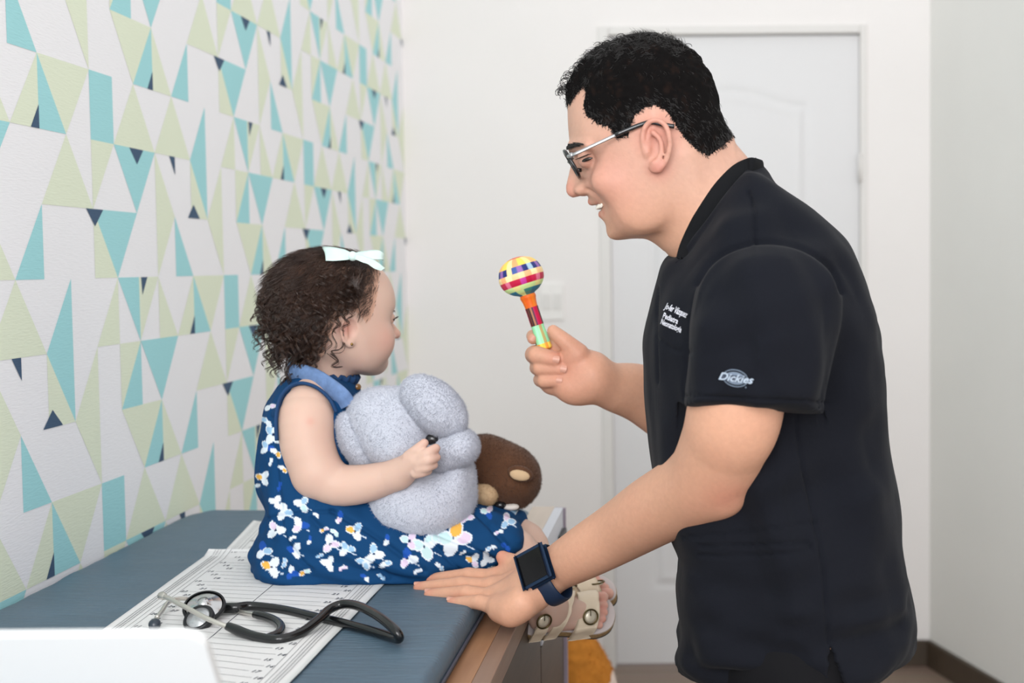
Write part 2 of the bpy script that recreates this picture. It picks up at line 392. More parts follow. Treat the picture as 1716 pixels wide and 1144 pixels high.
# door frame and panelled door
dr = bpy.data.objects.new('door_1', None); link(dr); dr.location = ((DX0 + DX1) / 2, YB, 0); tag(dr, kind='structure')
bm = bmesh.new()
for a, b in (((DX0 - .022, YB - .008, 0), (DX0 + .014, YB + .05, DZ + .018)), ((DX1 - .014, YB - .008, 0), (DX1 + .008, YB + .05, DZ + .018)), ((DX0 + .014, YB - .008, DZ - .010), (DX1 - .014, YB + .05, DZ + .018))):
    add_box(bm, a, b)
bm_obj('door_frame', bm, M_frame, dr, bevel=.004)
LX0, LX1, LZ0, LZ1 = DX0 + .015, DX1 - .015, .012, DZ - .014
def panel_relief():
    """door leaf front as a fine height grid with two moulded panels, the upper one arched"""
    nx, nz = 90, 220; xs = np.linspace(LX0, LX1, nx); zs = np.linspace(LZ0, LZ1, nz); X, Z = np.meshgrid(xs, zs, indexing='ij')
    px0, px1 = P(1090, 600, YB)[0], P(1358, 600, YB)[0]; zc, zs_ = P(1225, 145, YB)[2], P(1358, 172, YB)[2]; mid = (px0 + px1) / 2
    y = np.zeros_like(X)
    arch = zs_ + (zc - zs_) * np.clip(np.cos((X - mid) / (px1 - px0) * 2 * math.pi) * .5 + .5, 0, 1)
    for z0, z1 in ((1.0, arch), (.26, .88)):
        d = np.minimum(np.minimum(X - px0, px1 - X), np.minimum(Z - z0, z1 - Z)); y += .0035 * np.exp(-((d - .012) / .010) ** 2) - .002 * np.exp(-((d - .035) / .01) ** 2)
    v = np.stack([X, YB + .012 + y, Z], -1).reshape(-1, 3); I, J = np.meshgrid(np.arange(nx - 1), np.arange(nz - 1), indexing='ij')
    f = np.stack([I * nz + J, (I + 1) * nz + J, (I + 1) * nz + J + 1, I * nz + J + 1], -1).reshape(-1, 4)
    vb = np.array([(x, YB + y_, z) for x in (LX0, LX1) for y_ in (.0119, .045) for z in (LZ0, LZ1)]); o = len(v)
    fb = np.array([(2, 6, 7, 3), (0, 1, 3, 2), (4, 6, 7, 5), (0, 2, 6, 4), (1, 5, 7, 3)]) + o
    return np.vstack([v, vb]), [np.vstack([f, fb])]
v, f = panel_relief(); mesh_np('door_leaf', v, f, M_door, dr, smooth=True)
for z in (.25, 1.05, 1.62):
    lathe('hinge', [(0, -.045), (.006, -.045), (.006, .045), (0, .045)], (DX1 - .016, YB - .013, z), (0, 0, 1), M_frame, dr, seg=10)
# light switch, almost the colour of the wall
p = P(925, 505, YB); sw = thing('light_switch', (p[0], YB, p[2]), 'pale square light switch on the back wall beside the white door', 'switch')
box('switch_plate', (p[0] - .04, YB - .008, p[2] - .06), (p[0] + .04, YB, p[2] + .06), mat('ivory switch plastic', (238, 235, 232), .4), sw, bevel=.003)
for s_ in (-.018, .018): box('rocker', (p[0] + s_ - .013, YB - .012, p[2] - .025), (p[0] + s_ + .013, YB - .008, p[2] + .025), M_frame, sw, bevel=.001)

# wallpaper: a lattice of triangles, repeated every 7 columns and 3 rows
WP = {'T': mat('teal wallpaper print', (166, 222, 226), .8), 'G': mat('lime wallpaper print', (231, 238, 214), .8), 'D': mat('navy wallpaper print', (62, 88, 116), .8)}
M_wp = mat('white wallpaper', (246, 245, 247), .8)
for m_ in (*WP.values(), M_wp): weave(m_, 260, .35, (1, .25, 1.6), .0012)
SH = [('G', (1, 2), (0, 1), (1, 1)), ('T', (1, 2), (1, 1), (2, 1)), ('D', (1, 1.32), (.7, 1), (1, 1)), ('G', (1, 2), (3, 2), (2, 1)), ('T', (3, 2), (4, 2), (4, 1), (3, 1)),
      ('G', (4, 3), (6, 3), (5, 2)), ('T', (6, 3), (5, 2), (6, 2)), ('D', (6, 2.3), (5.72, 2), (6, 2)), ('G', (6, 3), (6, 2), (7, 2)), ('T', (8, 3), (7, 2), (8, 2)),
      ('T', (0, -3), (0, -4), (1, -4)), ('G', (5, 2), (4, 1), (6, 1)), ('G', (7, 2), (6, 1), (8, 1)), ('T', (2, -1), (1, -2), (2, -3)), ('T', (5, -2), (7, -2), (6, -3)),
      ('G', (2, 1), (1, 0), (3, 0)), ('G', (3, 1), (4, 1), (3, 0)), ('T', (4, 1), (6, 1), (5, 0)), ('D', (4.72, 1), (5.4, 1), (5.07, .76)), ('G', (6, 1), (7, 0), (6, -1)),
      ('D', (-.22, -2), (.09, -2), (.09, -2.3)), ('G', (1, -2), (2, -3), (1, -3)), ('D', (1.13, -2.76), (.77, -3), (1.5, -3)),
      ('T', (3, 0), (5, 0), (4, -1)), ('D', (2.7, 0), (3.42, 0), (3.05, -.25)), ('G', (3, 0), (3, -1), (4, -1)), ('G', (4, -1), (3, -2), (4, -2)), ('T', (4, -1), (5, -1), (5, -2)),
      ('G', (5, -1), (6, -1), (5, -2)), ('D', (5.1, -1), (5.42, -1), (5.15, -1.28)), ('G', (6, -1), (6, -2), (7, -2)), ('G', (3, -2), (2, -3), (3, -4)), ('G', (4, -2), (5, -2), (4, -3)), ('T', (5, -2), (4, -3), (5, -3))]
UY, UZ, Y0, Z0 = .0845 * XW, .1167 * XW, 1.87 * XW, ZC + .1028 * XW
def wallpaper():
    bm = bmesh.new(); add_box(bm, (-XW - .1, -1.2, 0), (-XW, YB, 2.7))
    def clip(poly, ax, val, keep_less):
        out = []
        for i in range(len(poly)):
            a, b = poly[i], poly[(i + 1) % len(poly)]; ia = (a[ax] <= val) == keep_less; ib = (b[ax] <= val) == keep_less
            if ia: out.append(a)
            if ia != ib: t = (val - a[ax]) / (b[ax] - a[ax]); out.append(tuple(a[k] + (b[k] - a[k]) * t for k in (0, 1)))
        return out
    for i in range(-6, 7):
        for j in range(-6, 6):
            ou, ok = 7 * i, 3 * (i % 2) + 6 * j
            for s_ in SH:
                q = [(Y0 + (u + ou) * UY, Z0 + (k + ok) * UZ) for u, k in s_[1:]]
                cy = sum(a for a, _ in q) / len(q); cz = sum(b for _, b in q) / len(q)
                if not (.2 < cy < YB + .1 and .3 < cz < 2.8): continue
                q = clip(clip(q, 0, YB, True), 1, 2.7, True)
                if len(q) < 3: continue
                x = -XW + (.0008 if s_[0] == 'D' else .0004)
                fc = bm.faces.new([bm.verts.new((x, a, b)) for a, b in q]); fc.material_index = 'TGD'.index(s_[0]) + 1
                if fc.calc_center_median() is not None:
                    fc.normal_update()
                    if fc.normal.x < 0: fc.normal_flip()
    me = bpy.data.meshes.new('wall_left'); bm.to_mesh(me); bm.free()
    for m_ in (M_wp, WP['T'], WP['G'], WP['D']): me.materials.append(m_)
    o = bpy.data.objects.new('wall_left', me); COL.objects.link(o); return tag(o, kind='structure')
wallpaper()

# cabinet with the changing pad
ZT = ZC - .436; ZP = ZT - .037; XF = -.2265; XM = -.277; YC0, YC1 = .55, 2.268
def wood(name, a, b, axis=(1, 12, 12)):
    m = mat(name, a, .45); nt = m.node_tree; N = nt.nodes; L = nt.links
    tc = N.new('ShaderNodeTexCoord'); mp = N.new('ShaderNodeMapping'); mp.inputs['Scale'].default_value = axis; n = N.new('ShaderNodeTexNoise'); n.inputs['Scale'].default_value = 6; n.inputs['Detail'].default_value = 6
    r = N.new('ShaderNodeValToRGB'); r.color_ramp.elements[0].position = .3; r.color_ramp.elements[1].position = .7
    r.color_ramp.elements[0].color = (*lin(a), 1); r.color_ramp.elements[1].color = (*lin(b), 1)
    L.new(tc.outputs['Object'], mp.inputs[0]); L.new(mp.outputs[0], n.inputs['Vector']); L.new(n.outputs['Fac'], r.inputs[0]); L.new(r.outputs[0], N['Principled BSDF'].inputs['Base Color']); return m
M_woodtop = wood('light brown wood', (176, 132, 98), (160, 116, 84), (14, 1.2, 14)); M_woodfr = wood('dark brown wood', (78, 60, 46), (66, 50, 38), (14, 1.2, 14))
M_woodlip = wood('greyed brown wood edge', (150, 122, 104), (138, 110, 94), (14, 1.2, 14)); M_beige = wood('beige wood', (206, 190, 176), (198, 182, 168), (14, 1.2, 14))
cb = thing('changing_cabinet', ((-XW + XF) / 2, 1.4, 0), 'brown wooden changing cabinet along the wallpapered wall, carrying the grey pad', 'cabinet')
box('body', (-XW + .002, YC0, .08), (XF - .018, YC1, ZP - .02), M_woodfr, cb, bevel=.002)
box('plinth', (-XW + .02, YC0 + .03, 0), (XF - .05, YC1 - .02, .08), M_woodfr, cb)
box('cabinet_top', (-XW + .002, YC0, ZP - .02), (XF - .022, YC1, ZP), M_woodtop, cb, bevel=.001)
box('front_rail', (XF - .022, YC0, ZP - .030), (XF, 1.90, ZP), M_woodlip, cb, bevel=.0015)
box('door', (XF - .017, YC0 + .01, .09), (XF - .002, 1.235, ZP - .034), M_woodfr, cb, bevel=.001)
box('door', (XF - .017, 1.24, .09), (XF - .002, 1.90, ZP - .034), M_woodfr, cb, bevel=.001)
box('corner_post', (XF - .016, YC1 - .012, .02), (XF + .004, YC1, ZT - .004), mat('lilac grey edge trim', (150, 138, 152), .5), cb)
box('end_board', (XM - .006, 1.905, ZP), (XF - .016, YC1, ZT - .002), M_beige, cb, bevel=.001)
M_drawer = mat('pale grey drawer laminate', (206, 208, 216), .4)
dw = box('drawer', (XF - .016, 1.91, ZT - .15), (XF, YC1 - .012, ZT - .002), M_drawer, cb, bevel=.001)
box('handle', (XF, 2.16, ZT - .055), (XF + .008, 2.24, ZT - .035), M_dark, dw, bevel=.002)
box('door', (XF - .017, 1.91, .09), (XF - .002, YC1 - .014, ZT - .155), M_woodfr, cb, bevel=.001)

# the pad: soft edged slab with a worn near corner, wrinkled cover
def pad():
    X0, X1, Ya, Yb, R_ = -XW + .004, XM, .60, 2.262, .012; nx, ny = 150, 360
    s = np.linspace(0, 1, nx); xs = X0 + (X1 - X0) * s; ys = np.linspace(Ya, Yb, ny); X, Y = np.meshgrid(xs, ys, indexing='ij')
    rc = .07; Xc = X.copy()
    over = np.clip(Y - (Yb - rc), 0, rc); lim = rc - np.sqrt(np.maximum(rc ** 2 - over ** 2, 0))    # rounded far corners
    mid = (X0 + X1) / 2; half = (X1 - X0) / 2; Xc = mid + (X - mid) * (half - lim * .8) / half
    e = np.minimum.reduce([X - X0, X1 - X, Y - Ya, Yb - Y]); z = ZT - R_ * (1 - np.sqrt(np.clip(1 - (1 - np.clip(e / R_, 0, 1)) ** 2, 0, 1)))
    p3 = np.stack([X * 1.0, Y * 3.2, X * 0], -1)
    z += .0016 * noise(p3, .16, 1) + .0007 * noise(np.stack([X, Y * 7, X * 0], -1), .12, 2) - .0004
    v = np.stack([Xc, Y, z], -1).reshape(-1, 3); I, J = np.meshgrid(np.arange(nx - 1), np.arange(ny - 1), indexing='ij')
    f = np.stack([I * ny + J, (I + 1) * ny + J, (I + 1) * ny + J + 1, I * ny + J + 1], -1).reshape(-1, 4)
    ring = np.concatenate([np.arange(nx) * ny, (nx - 1) * ny + np.arange(1, ny), np.arange(nx - 2, -1, -1) * ny + ny - 1, np.arange(ny - 2, 0, -1)])
    b = v[ring].copy(); b[:, 2] = ZP + .001; o = len(v); n = len(ring); k = np.arange(n); k2 = (k + 1) % n
    fs = np.stack([ring[k], o + k, o + k2, ring[k2]], -1)
    c = o + n; v = np.vstack([v, b, [[(X0 + X1) / 2, (Ya + Yb) / 2, ZP + .001]]]); ft = np.stack([np.full(n, c), o + k2, o + k], -1)
    return v, [f, fs, ft]
M_pad = weave(mat('slate blue grey vinyl', (82, 104, 120), .5, noise=(9, .10)), 30, .5, (1, 9, 1), .004)
M_padside = mat('dark slate vinyl edge', (66, 72, 88), .5)
v, f = pad(); nf = [len(a) for a in f]; n4 = nf[0] + nf[1]
pad_o = thing('changing_pad', ((-XW + XM) / 2, 1.4, ZP), 'slate grey vinyl changing pad lying on the wooden cabinet under the child', 'changing pad')
mesh_np('cover', v, [np.vstack(f[:2]), f[2]], M_pad, pad_o)
tube('piping', np.array([(XM + .0015, y, ZP + .010) for y in np.linspace(.62, 2.19, 40)]), .0022, M_padside, pad_o, sides=8)
# ---------------------------------------------------------------- the man
YM = 1.55
M_skin = mat('warm skin', (214, 160, 128), .5, spec=.35, sss=.12, attr='Col', bump=(420, .22, .0007))
M_hairblack = mat('black hair', (26, 22, 21), .32, spec=.6); M_scalp = mat('dark hair roots', (14, 12, 12), .95, spec=.08, attr='Col')
M_lip = mat('lip', (188, 112, 104), .45, sss=.1); M_tooth = mat('teeth', (236, 230, 218), .25); M_mouth = mat('mouth inside', (90, 36, 34), .6)
M_eye = mat('eye white', (226, 220, 216), .2); M_iris = mat('dark iris', (36, 24, 18), .15, spec=.8)
M_scrub = weave(mat('black scrub cloth', (19, 21, 28), .92, spec=.15, sheen=.03, noise=(4, .10)), 420, .35, (1, 1, 1), .0006)
M_pants = mat('black trouser cloth', (15, 15, 18), .9, spec=.2)
man = thing('person', P(1330, 1100, YM) * [1, 1, 0], 'man in a black V-neck scrub top leaning on the pad and holding up a rattle', 'person')

def shaped(poly, n=6): return catmull(np.asarray(poly, float), n, closed=True)
# side-view outlines of the head, from the middle outwards
L0 = [(950, 166), (949.5, 186), (950.5, 213), (952.5, 236), (954, 250), (958, 260), (962, 267), (960, 277), (955.5, 288), (951.5, 302), (950, 315), (950.5, 324), (954.5, 330), (961, 332), (968, 330), (975, 327.5), (980.5, 325.5), (984, 328),
      (986.5, 333), (988, 338), (989, 342), (993, 343.5), (999, 342), (1004, 343), (1007, 347), (1007, 351), (1005, 354), (1004.2, 360), (1006.5, 366), (1011.5, 371), (1014.7, 377), (1014.2, 386), (1016, 394), (1021, 400), (1030, 403), (1043, 402.5), (1066, 399), (1090, 394),
      (1125, 388), (1170, 345), (1205, 270), (1213, 236), (1206, 195), (1193, 150), (1168, 108), (1132, 78), (1090, 66), (1045, 72), (1005, 90), (975, 118), (957, 142)]
L1 = [(954, 166), (953, 186), (954, 213), (957, 238), (961, 252), (968, 262), (975, 270), (976, 282), (971, 296), (966, 310), (964, 320), (968, 326), (976, 326), (984, 327), (990, 334), (994, 341), (1000, 343), (1008, 346), (1010, 352), (1008, 358), (1009, 366), (1014, 374), (1018, 384), (1021, 394), (1032, 400), (1060, 398), (1090, 393),
      (1125, 386), (1168, 345), (1203, 270), (1211, 236), (1204, 195), (1191, 150), (1166, 110), (1131, 80), (1090, 68), (1047, 74), (1008, 92), (979, 120), (961, 143)]
L2 = [(962, 170), (960, 200), (961, 225), (964, 243), (972, 255), (984, 262), (988, 272), (984, 284), (981, 297), (982, 310), (988, 322), (997, 333), (1006, 341), (1013, 348), (1014, 356), (1016, 366), (1021, 378), (1028, 389), (1042, 396), (1065, 396), (1092, 391),
      (1125, 380), (1165, 340), (1198, 270), (1206, 236), (1200, 196), (1187, 152), (1162, 113), (1130, 84), (1090, 73), (1050, 79), (1013, 97), (986, 123), (969, 145)]
L3 = [(985, 175), (978, 200), (977, 225), (982, 245), (993, 257), (1001, 268), (998, 283), (998, 300), (1004, 318), (1014, 332), (1022, 345), (1028, 360), (1040, 376), (1058, 386), (1080, 387), (1105, 380),
      (1135, 355), (1165, 318), (1188, 262), (1195, 232), (1190, 198), (1177, 158), (1154, 122), (1126, 97), (1090, 87), (1055, 92), (1022, 108), (1000, 130), (990, 150)]
L4 = [(1018, 190), (1007, 215), (1005, 240), (1012, 262), (1016, 285), (1024, 310), (1036, 335), (1052, 356), (1072, 365), (1095, 358), (1115, 335), (1140, 305), (1165, 262), (1176, 230), (1172, 200), (1158, 165), (1138, 136), (1115, 118), (1088, 110), (1060, 116), (1036, 134), (1023, 160)]
L5 = [(1050, 200), (1042, 230), (1046, 260), (1056, 285), (1072, 300), (1095, 292), (1118, 270), (1138, 240), (1146, 212), (1138, 182), (1118, 158), (1092, 146), (1068, 160)]
WS = [0, .011, .024, .044, .060, .0715]
def man_head():
    Fd = Field([-.19, YM - .11, 1.30], [.16, YM + .11, 1.66], .0022)
    ls = [(YM - w, XZ(shaped(l, 4), YM - w)) for w, l in zip(WS[::-1], [L5, L4, L3, L2, L1, L0])] + [(YM + w, XZ(shaped(l, 4), YM - w)) for w, l in zip(WS[1:], [L1, L2, L3, L4, L5])]
    Fd.loft(ls, k=.002, smooth=2, end=4, blur=.0045)
    def Q(x, y, w):
        q = P(x, y, YM - abs(w)); q[1] = YM - w; return q
    # nose made slim and round again, with wings and nostrils
    Fd.cap(Q(963, 272, 0), Q(956, 312, 0), px(5.5, YM), px(7.5, YM), k=.004); Fd.ell(Q(959.5, 320, 0), px(10.3, YM), k=.004)
    for s_ in (-1, 1):
        Fd.ell(Q(973, 318, s_ * .0125), [px(11, YM), .0075, px(9, YM)], k=.005)
        Fd.cap(Q(969, 328, s_ * .009), Q(978, 322, s_ * .0085), .0026, .0022, k=.0015, op='s')
        # eye socket, lids, cheek smile fold
        Fd.ell(Q(979, 266, s_ * .037), [px(14, YM), .012, px(9, YM)], k=.008, op='s')
        Fd.ell(Q(983, 266.5, s_ * .031), .0112, k=.004)
        Fd.cap(Q(960, 246, s_ * .012), Q(985, 243, s_ * .050), .007, .005, k=.008)
        Fd.cap(Q(974, 270.5, s_ * .026), Q(996, 263.5, s_ * .046), .0012, .0012, k=.002, op='s')
        Fd.ell(Q(1022, 303, s_ * .052), [px(30, YM), .014, px(24, YM)], k=.018)
        Fd.chain([Q(985, 316, s_ * .019), Q(998, 326, s_ * .033), Q(1010, 342, s_ * .038)], [.0015, .0022, .0015], k=.005, op='s')
        # lips
        Fd.cap(Q(991, 338, 0), Q(1010, 341, s_ * .024), .0042, .0018, k=.003)
        Fd.cap(Q(1009, 358, 0), Q(1015, 350, s_ * .024), .0048, .0018, k=.003)
    # open smiling mouth
    Fd.ell(Q(1001, 349, 0), [px(16, YM), .021, px(5.0, YM)], k=.003, op='s', rot=frame(P(1001, 349, YM) - P(1020, 336, YM)))
    # jaw corner and ear base
    for s_ in (-1, 1): Fd.ell(Q(1080, 330, s_ * .050), [px(40, YM), .014, px(45, YM)], k=.03)
    # neck
    Fd.cap(Q(1150, 285, 0), Q(1215, 375, 0), .058, .064, k=.03); Fd.cap(Q(1142, 330, 0), Q(1203, 420, 0), .045, .053, k=.02)
    Fd.cap(Q(1205, 262, 0), Q(1240, 318, 0), .024, .032, k=.02); Fd.cap(Q(1090, 366, 0), Q(1176, 400, 0), .018, .034, k=.02)
    Fd.cap(Q(1150, 262, .055), Q(1172, 400, .035), .013, .013, k=.02)
    for s_ in (-1, 1):
        # ears: helix rim, anti-helix, lobe, bowl
        w0 = .074
        E_ = lambda x, y, w=0.0: Q(x, y, s_ * (w0 + w))
        Fd.ell(E_(1097, 246, -.002), [px(19, YM), .0065, px(38, YM)], k=.006)
        Fd.ell(E_(1100, 242, .010), [px(14, YM), .009, px(28, YM)], k=.003, op='s')
        rim = catmull([(1083, 262), (1077, 235), (1081, 213), (1095, 201.5), (1112, 207), (1121, 226), (1122, 250), (1115, 272), (1104, 284)], 5)
        wz = np.interp(np.linspace(0, 1, len(rim)), [0, .3, .6, 1], [.002, .008, .015, .006])
        Fd.chain([E_(a, b, c) for (a, b), c in zip(rim, wz)], [.0034] * len(rim), k=.003)
        ah = catmull([(1094, 222), (1105, 232), (1109, 250), (1103, 268), (1096, 274)], 4); Fd.chain([E_(a, b, .008) for a, b in ah], [.0033] * len(ah), k=.004)
        Fd.ell(E_(1099, 280, .004), [px(11, YM), .004, px(10, YM)], k=.005); Fd.cap(E_(1084, 256, .004), E_(1086, 248, .004), .004, .003, k=.003)
    return Fd.mesh(2)
hv, hq = man_head()

def finger(Fd, pts, rad, k=.0035): Fd.chain(pts, rad, k=k)
def near_arm():
    """near arm: shoulder, elbow, forearm, flat hand on the pad"""
    sh, el, wr = P(1262, 530, 1.36), P(1208, 815, 1.45), P(928, 950, 1.60)
    Fd = Field([-.40, 1.24, .74], [.24, 1.74, 1.36], .0020)
    Fd.chain([sh, P(1245, 600, 1.355), P(1231, 693, 1.36), P(1214, 742, 1.38), P(1187, 798, 1.415), P(1145, 828, 1.455), P(1093, 857, 1.50), P(1040, 890, 1.545), P(985, 922, 1.575), P(940, 948, 1.60)],
             [.044, .050, .0525, .0490, .0475, .0450, .0425, .0385, .0345, .0295], k=.01, fine=9)
    Fd.ell(P(1215, 826, 1.41), .022, k=.02)
    # hand: knuckles K, spread fingers resting on the pad
    wr2 = P(905, 967, 1.605)
    pal_ = [P(884, 962, 1.645), P(880, 985, 1.60), P(874, 1010, 1.565)]
    K = [P(832, 968, 1.675), P(825, 984, 1.648), P(827, 1001, 1.615), P(838, 1018, 1.582)]
    tips = [P(722, 970, 1.71), P(702, 984, 1.682), P(720, 996, 1.652), P(757, 1009, 1.615)]
    for a, k_ in zip((pal_[0], pal_[0] * .5 + pal_[1] * .5, pal_[1], pal_[2]), K): Fd.cap(a, k_, .0140, .0115, k=.014)
    for a, ra_ in zip(pal_, (.0165, .0160, .0135)): Fd.cap(wr2, a, .0230, ra_, k=.02)
    Fd.cap(P(895, 1000, 1.585), P(856, 1026, 1.570), .0115, .0105, k=.03); Fd.cap(P(856, 1026, 1.570), K[3] + (0, 0, -.001), .0105, .0110, k=.02)
    Fd.cap(pal_[1], P(845, 995, 1.61), .0150, .0130, k=.02)
    zt = ZT + .0085
    for i, (a, b) in enumerate(zip(K, tips)):
        m1 = a + (b - a) * .42; m2 = a + (b - a) * .74; m1[2] += .0045; m2[2] += .002; r = [.0118, .0100, .0090, .0078]
        if i == 3: r = [.0125, .0094, .0081, .0069]
        Fd.chain([a, m1, m2, b], r, k=.004); Fd.ell(m1, .0097 if i < 3 else .0086, k=.004); Fd.ell(a + (0, 0, .001), .0125, k=.008)
        if i < 3: Fd.cap(K[i] * .5 + K[i + 1] * .5 + (.006, 0, -.003), K[i] * .45 + K[i + 1] * .55 + (.022, 0, -.003), .0105, .012, k=.010)
        Fd.cap(a + (.004, 0, .009), a * .35 + wr2 * .65 + (0, 0, .016), .0022, .0012, k=.006)           # tendons
    # thumb, tucked behind, pointing up over the hem
    Fd.chain([P(893, 955, 1.64), P(868, 945, 1.665), P(850, 938, 1.675), P(842, 933, 1.678)], [.0165, .0125, .0105, .0088], k=.010)
    return Fd.mesh(1)
av, aq = near_arm()

def far_arm():
    """far arm: forearm from behind the chest, fist closed round the rattle handle"""
    Fd = Field([-.26, 1.60, 1.02], [.16, 1.98, 1.36], .0018)
    Yh = 1.77
    Fd.chain([P(1250, 540, 1.76), P(1215, 740, 1.84), P(1140, 700, 1.83), P(1077, 661, 1.815), P(1028, 648, 1.79), P(998, 637, Yh)], [.05, .046, .046, .0425, .0345, .0285], k=.02, fine=8)
    # palm with thumb ball
    Fd.cap(P(990, 632, Yh), P(955, 645, Yh - .005), .029, .022, k=.02); Fd.cap(P(985, 618, Yh), P(958, 598, Yh - .01), .026, .017, k=.016)
    Fd.cap(P(960, 622, Yh + .012), P(925, 640, Yh + .012), .022, .018, k=.02); Fd.cap(P(960, 605, Yh + .016), P(925, 590, Yh + .02), .020, .016, k=.02)
    Fd.ell(P(968, 652, Yh - .004), .020, k=.02)
    # thumb pressed on the near side of the handle
    Fd.chain([P(968, 592, Yh - .014), P(948, 573, Yh - .018), P(933, 560, Yh - .018), P(927, 554, Yh - .017)], [.0155, .0120, .0100, .0084], k=.006)
    # four curled fingers, stacked
    for i, (yk, xl, xt, yt) in enumerate(((566, 892, 893, 566), (594, 891, 930, 602), (616, 896, 942, 619), (637, 903, 936, 638))):
        if i == 0:      # index goes behind the handle, its tip shows on the left
            Fd.chain([P(940, 578, Yh + .030), P(908, 566, Yh + .030), P(893, 563, Yh + .018), P(893, 567, Yh + .002)], [.0125, .0110, .0095, .0082], k=.004)
            continue
        r = (.0, .0132, .0108, .0102)[i]
        Fd.chain([P(940, yk, Yh + .028), P(906, yk - 1, Yh + .026), P(xl + 4, yk, Yh + .008), P(xl + 9, yk + 1, Yh - .010), P(xt, yt, Yh - .017)], [r + .001, r + .0005, r, r, r * .84], k=.003)
    return Fd.mesh(1)
fv, fq = far_arm()
def core():
    """trunk, hips and legs under the clothes, joined with the limbs into one body"""
    Fd = Field([-.10, 1.25, .0], [.42, 1.90, 1.40], .008)
    ch, hp = P(1290, 480, YM), P(1330, 960, YM)
    Fd.cap(ch, P(1300, 700, YM), .10, .105, k=.05); Fd.cap(P(1300, 700, YM), hp, .105, .11, k=.05); Fd.cap(P(1265, 500, 1.42), P(1250, 500, 1.70), .045, .045, k=.06)
    for y in (1.47, 1.64):
        k_ = np.array([hp[0] - .03, y, .48]); a_ = np.array([hp[0] + .03, y, .07])
        Fd.cap(hp + (0, y - YM, 0), k_, .085, .058, k=.04); Fd.cap(k_, a_, .055, .035, k=.03); Fd.cap(a_, a_ + (-.14, 0, -.03), .035, .028, k=.02)
    return Fd.mesh(1)
cv, cq = core()
v, f = join_np([(hv, [hq]), (av, [aq]), (fv, [fq]), (cv, [cq])])
def skin_colour(v, base, ruddy, spots):
    """base skin tone with ruddier patches: spots = (centre, radius, strength)"""
    c = np.tile(np.array(lin(base)), (len(v), 1)); r = np.array(lin(ruddy))
    m = np.zeros(len(v))
    for p, rad, s_ in spots: m = np.maximum(m, s_ * np.exp(-(((v - p) ** 2).sum(1)) / rad ** 2))
    m = np.clip(m + .06 * noise(v, .03, 3), 0, 1)[:, None]; return c * (1 - m) + r * m
def Qm(x, y, w):
    q = P(x, y, YM - abs(w)); q[1] = YM - w; return q
spots = [(Qm(1020, 305, .055), .045, .38), (Qm(957, 320, 0), .014, .6), (Qm(1100, 225, .08), .03, .6), (Qm(1105, 283, .08), .016, .8), (Qm(990, 340, .0), .007, .9), (Qm(1008, 358, .0), .010, 1.0), (Qm(1003, 341, .018), .006, .8), (Qm(1014, 354, .018), .006, .8)]
spots += [(P(722, 970, 1.71), .012, .7), (P(702, 984, 1.682), .012, .7), (P(720, 996, 1.652), .012, .7), (P(757, 1009, 1.615), .012, .7), (P(842, 933, 1.678), .014, .7), (P(1222, 836, 1.37), .03, .4),
          (P(930, 600, 1.75), .02, .5), (P(945, 615, 1.75), .05, .35), (P(893, 567, 1.76), .01, .5)]
cl = skin_colour(v, (209, 159, 132), (203, 126, 108), spots)
hc = skin_colour(hv, (198, 155, 135), (196, 126, 112), spots); kk = np.clip((hv[:, 2] - P(1150, 400, YM)[2]) / .08, 0, 1)[:, None]; cl[:len(hv)] = cl[:len(hv)] * (1 - kk) + hc * kk
cl *= (1 + .035 * noise(v, .004, 12) + .03 * noise(v, .0015, 13))[:, None]
body = mesh_np('body', v, f, M_skin, man, col=cl)

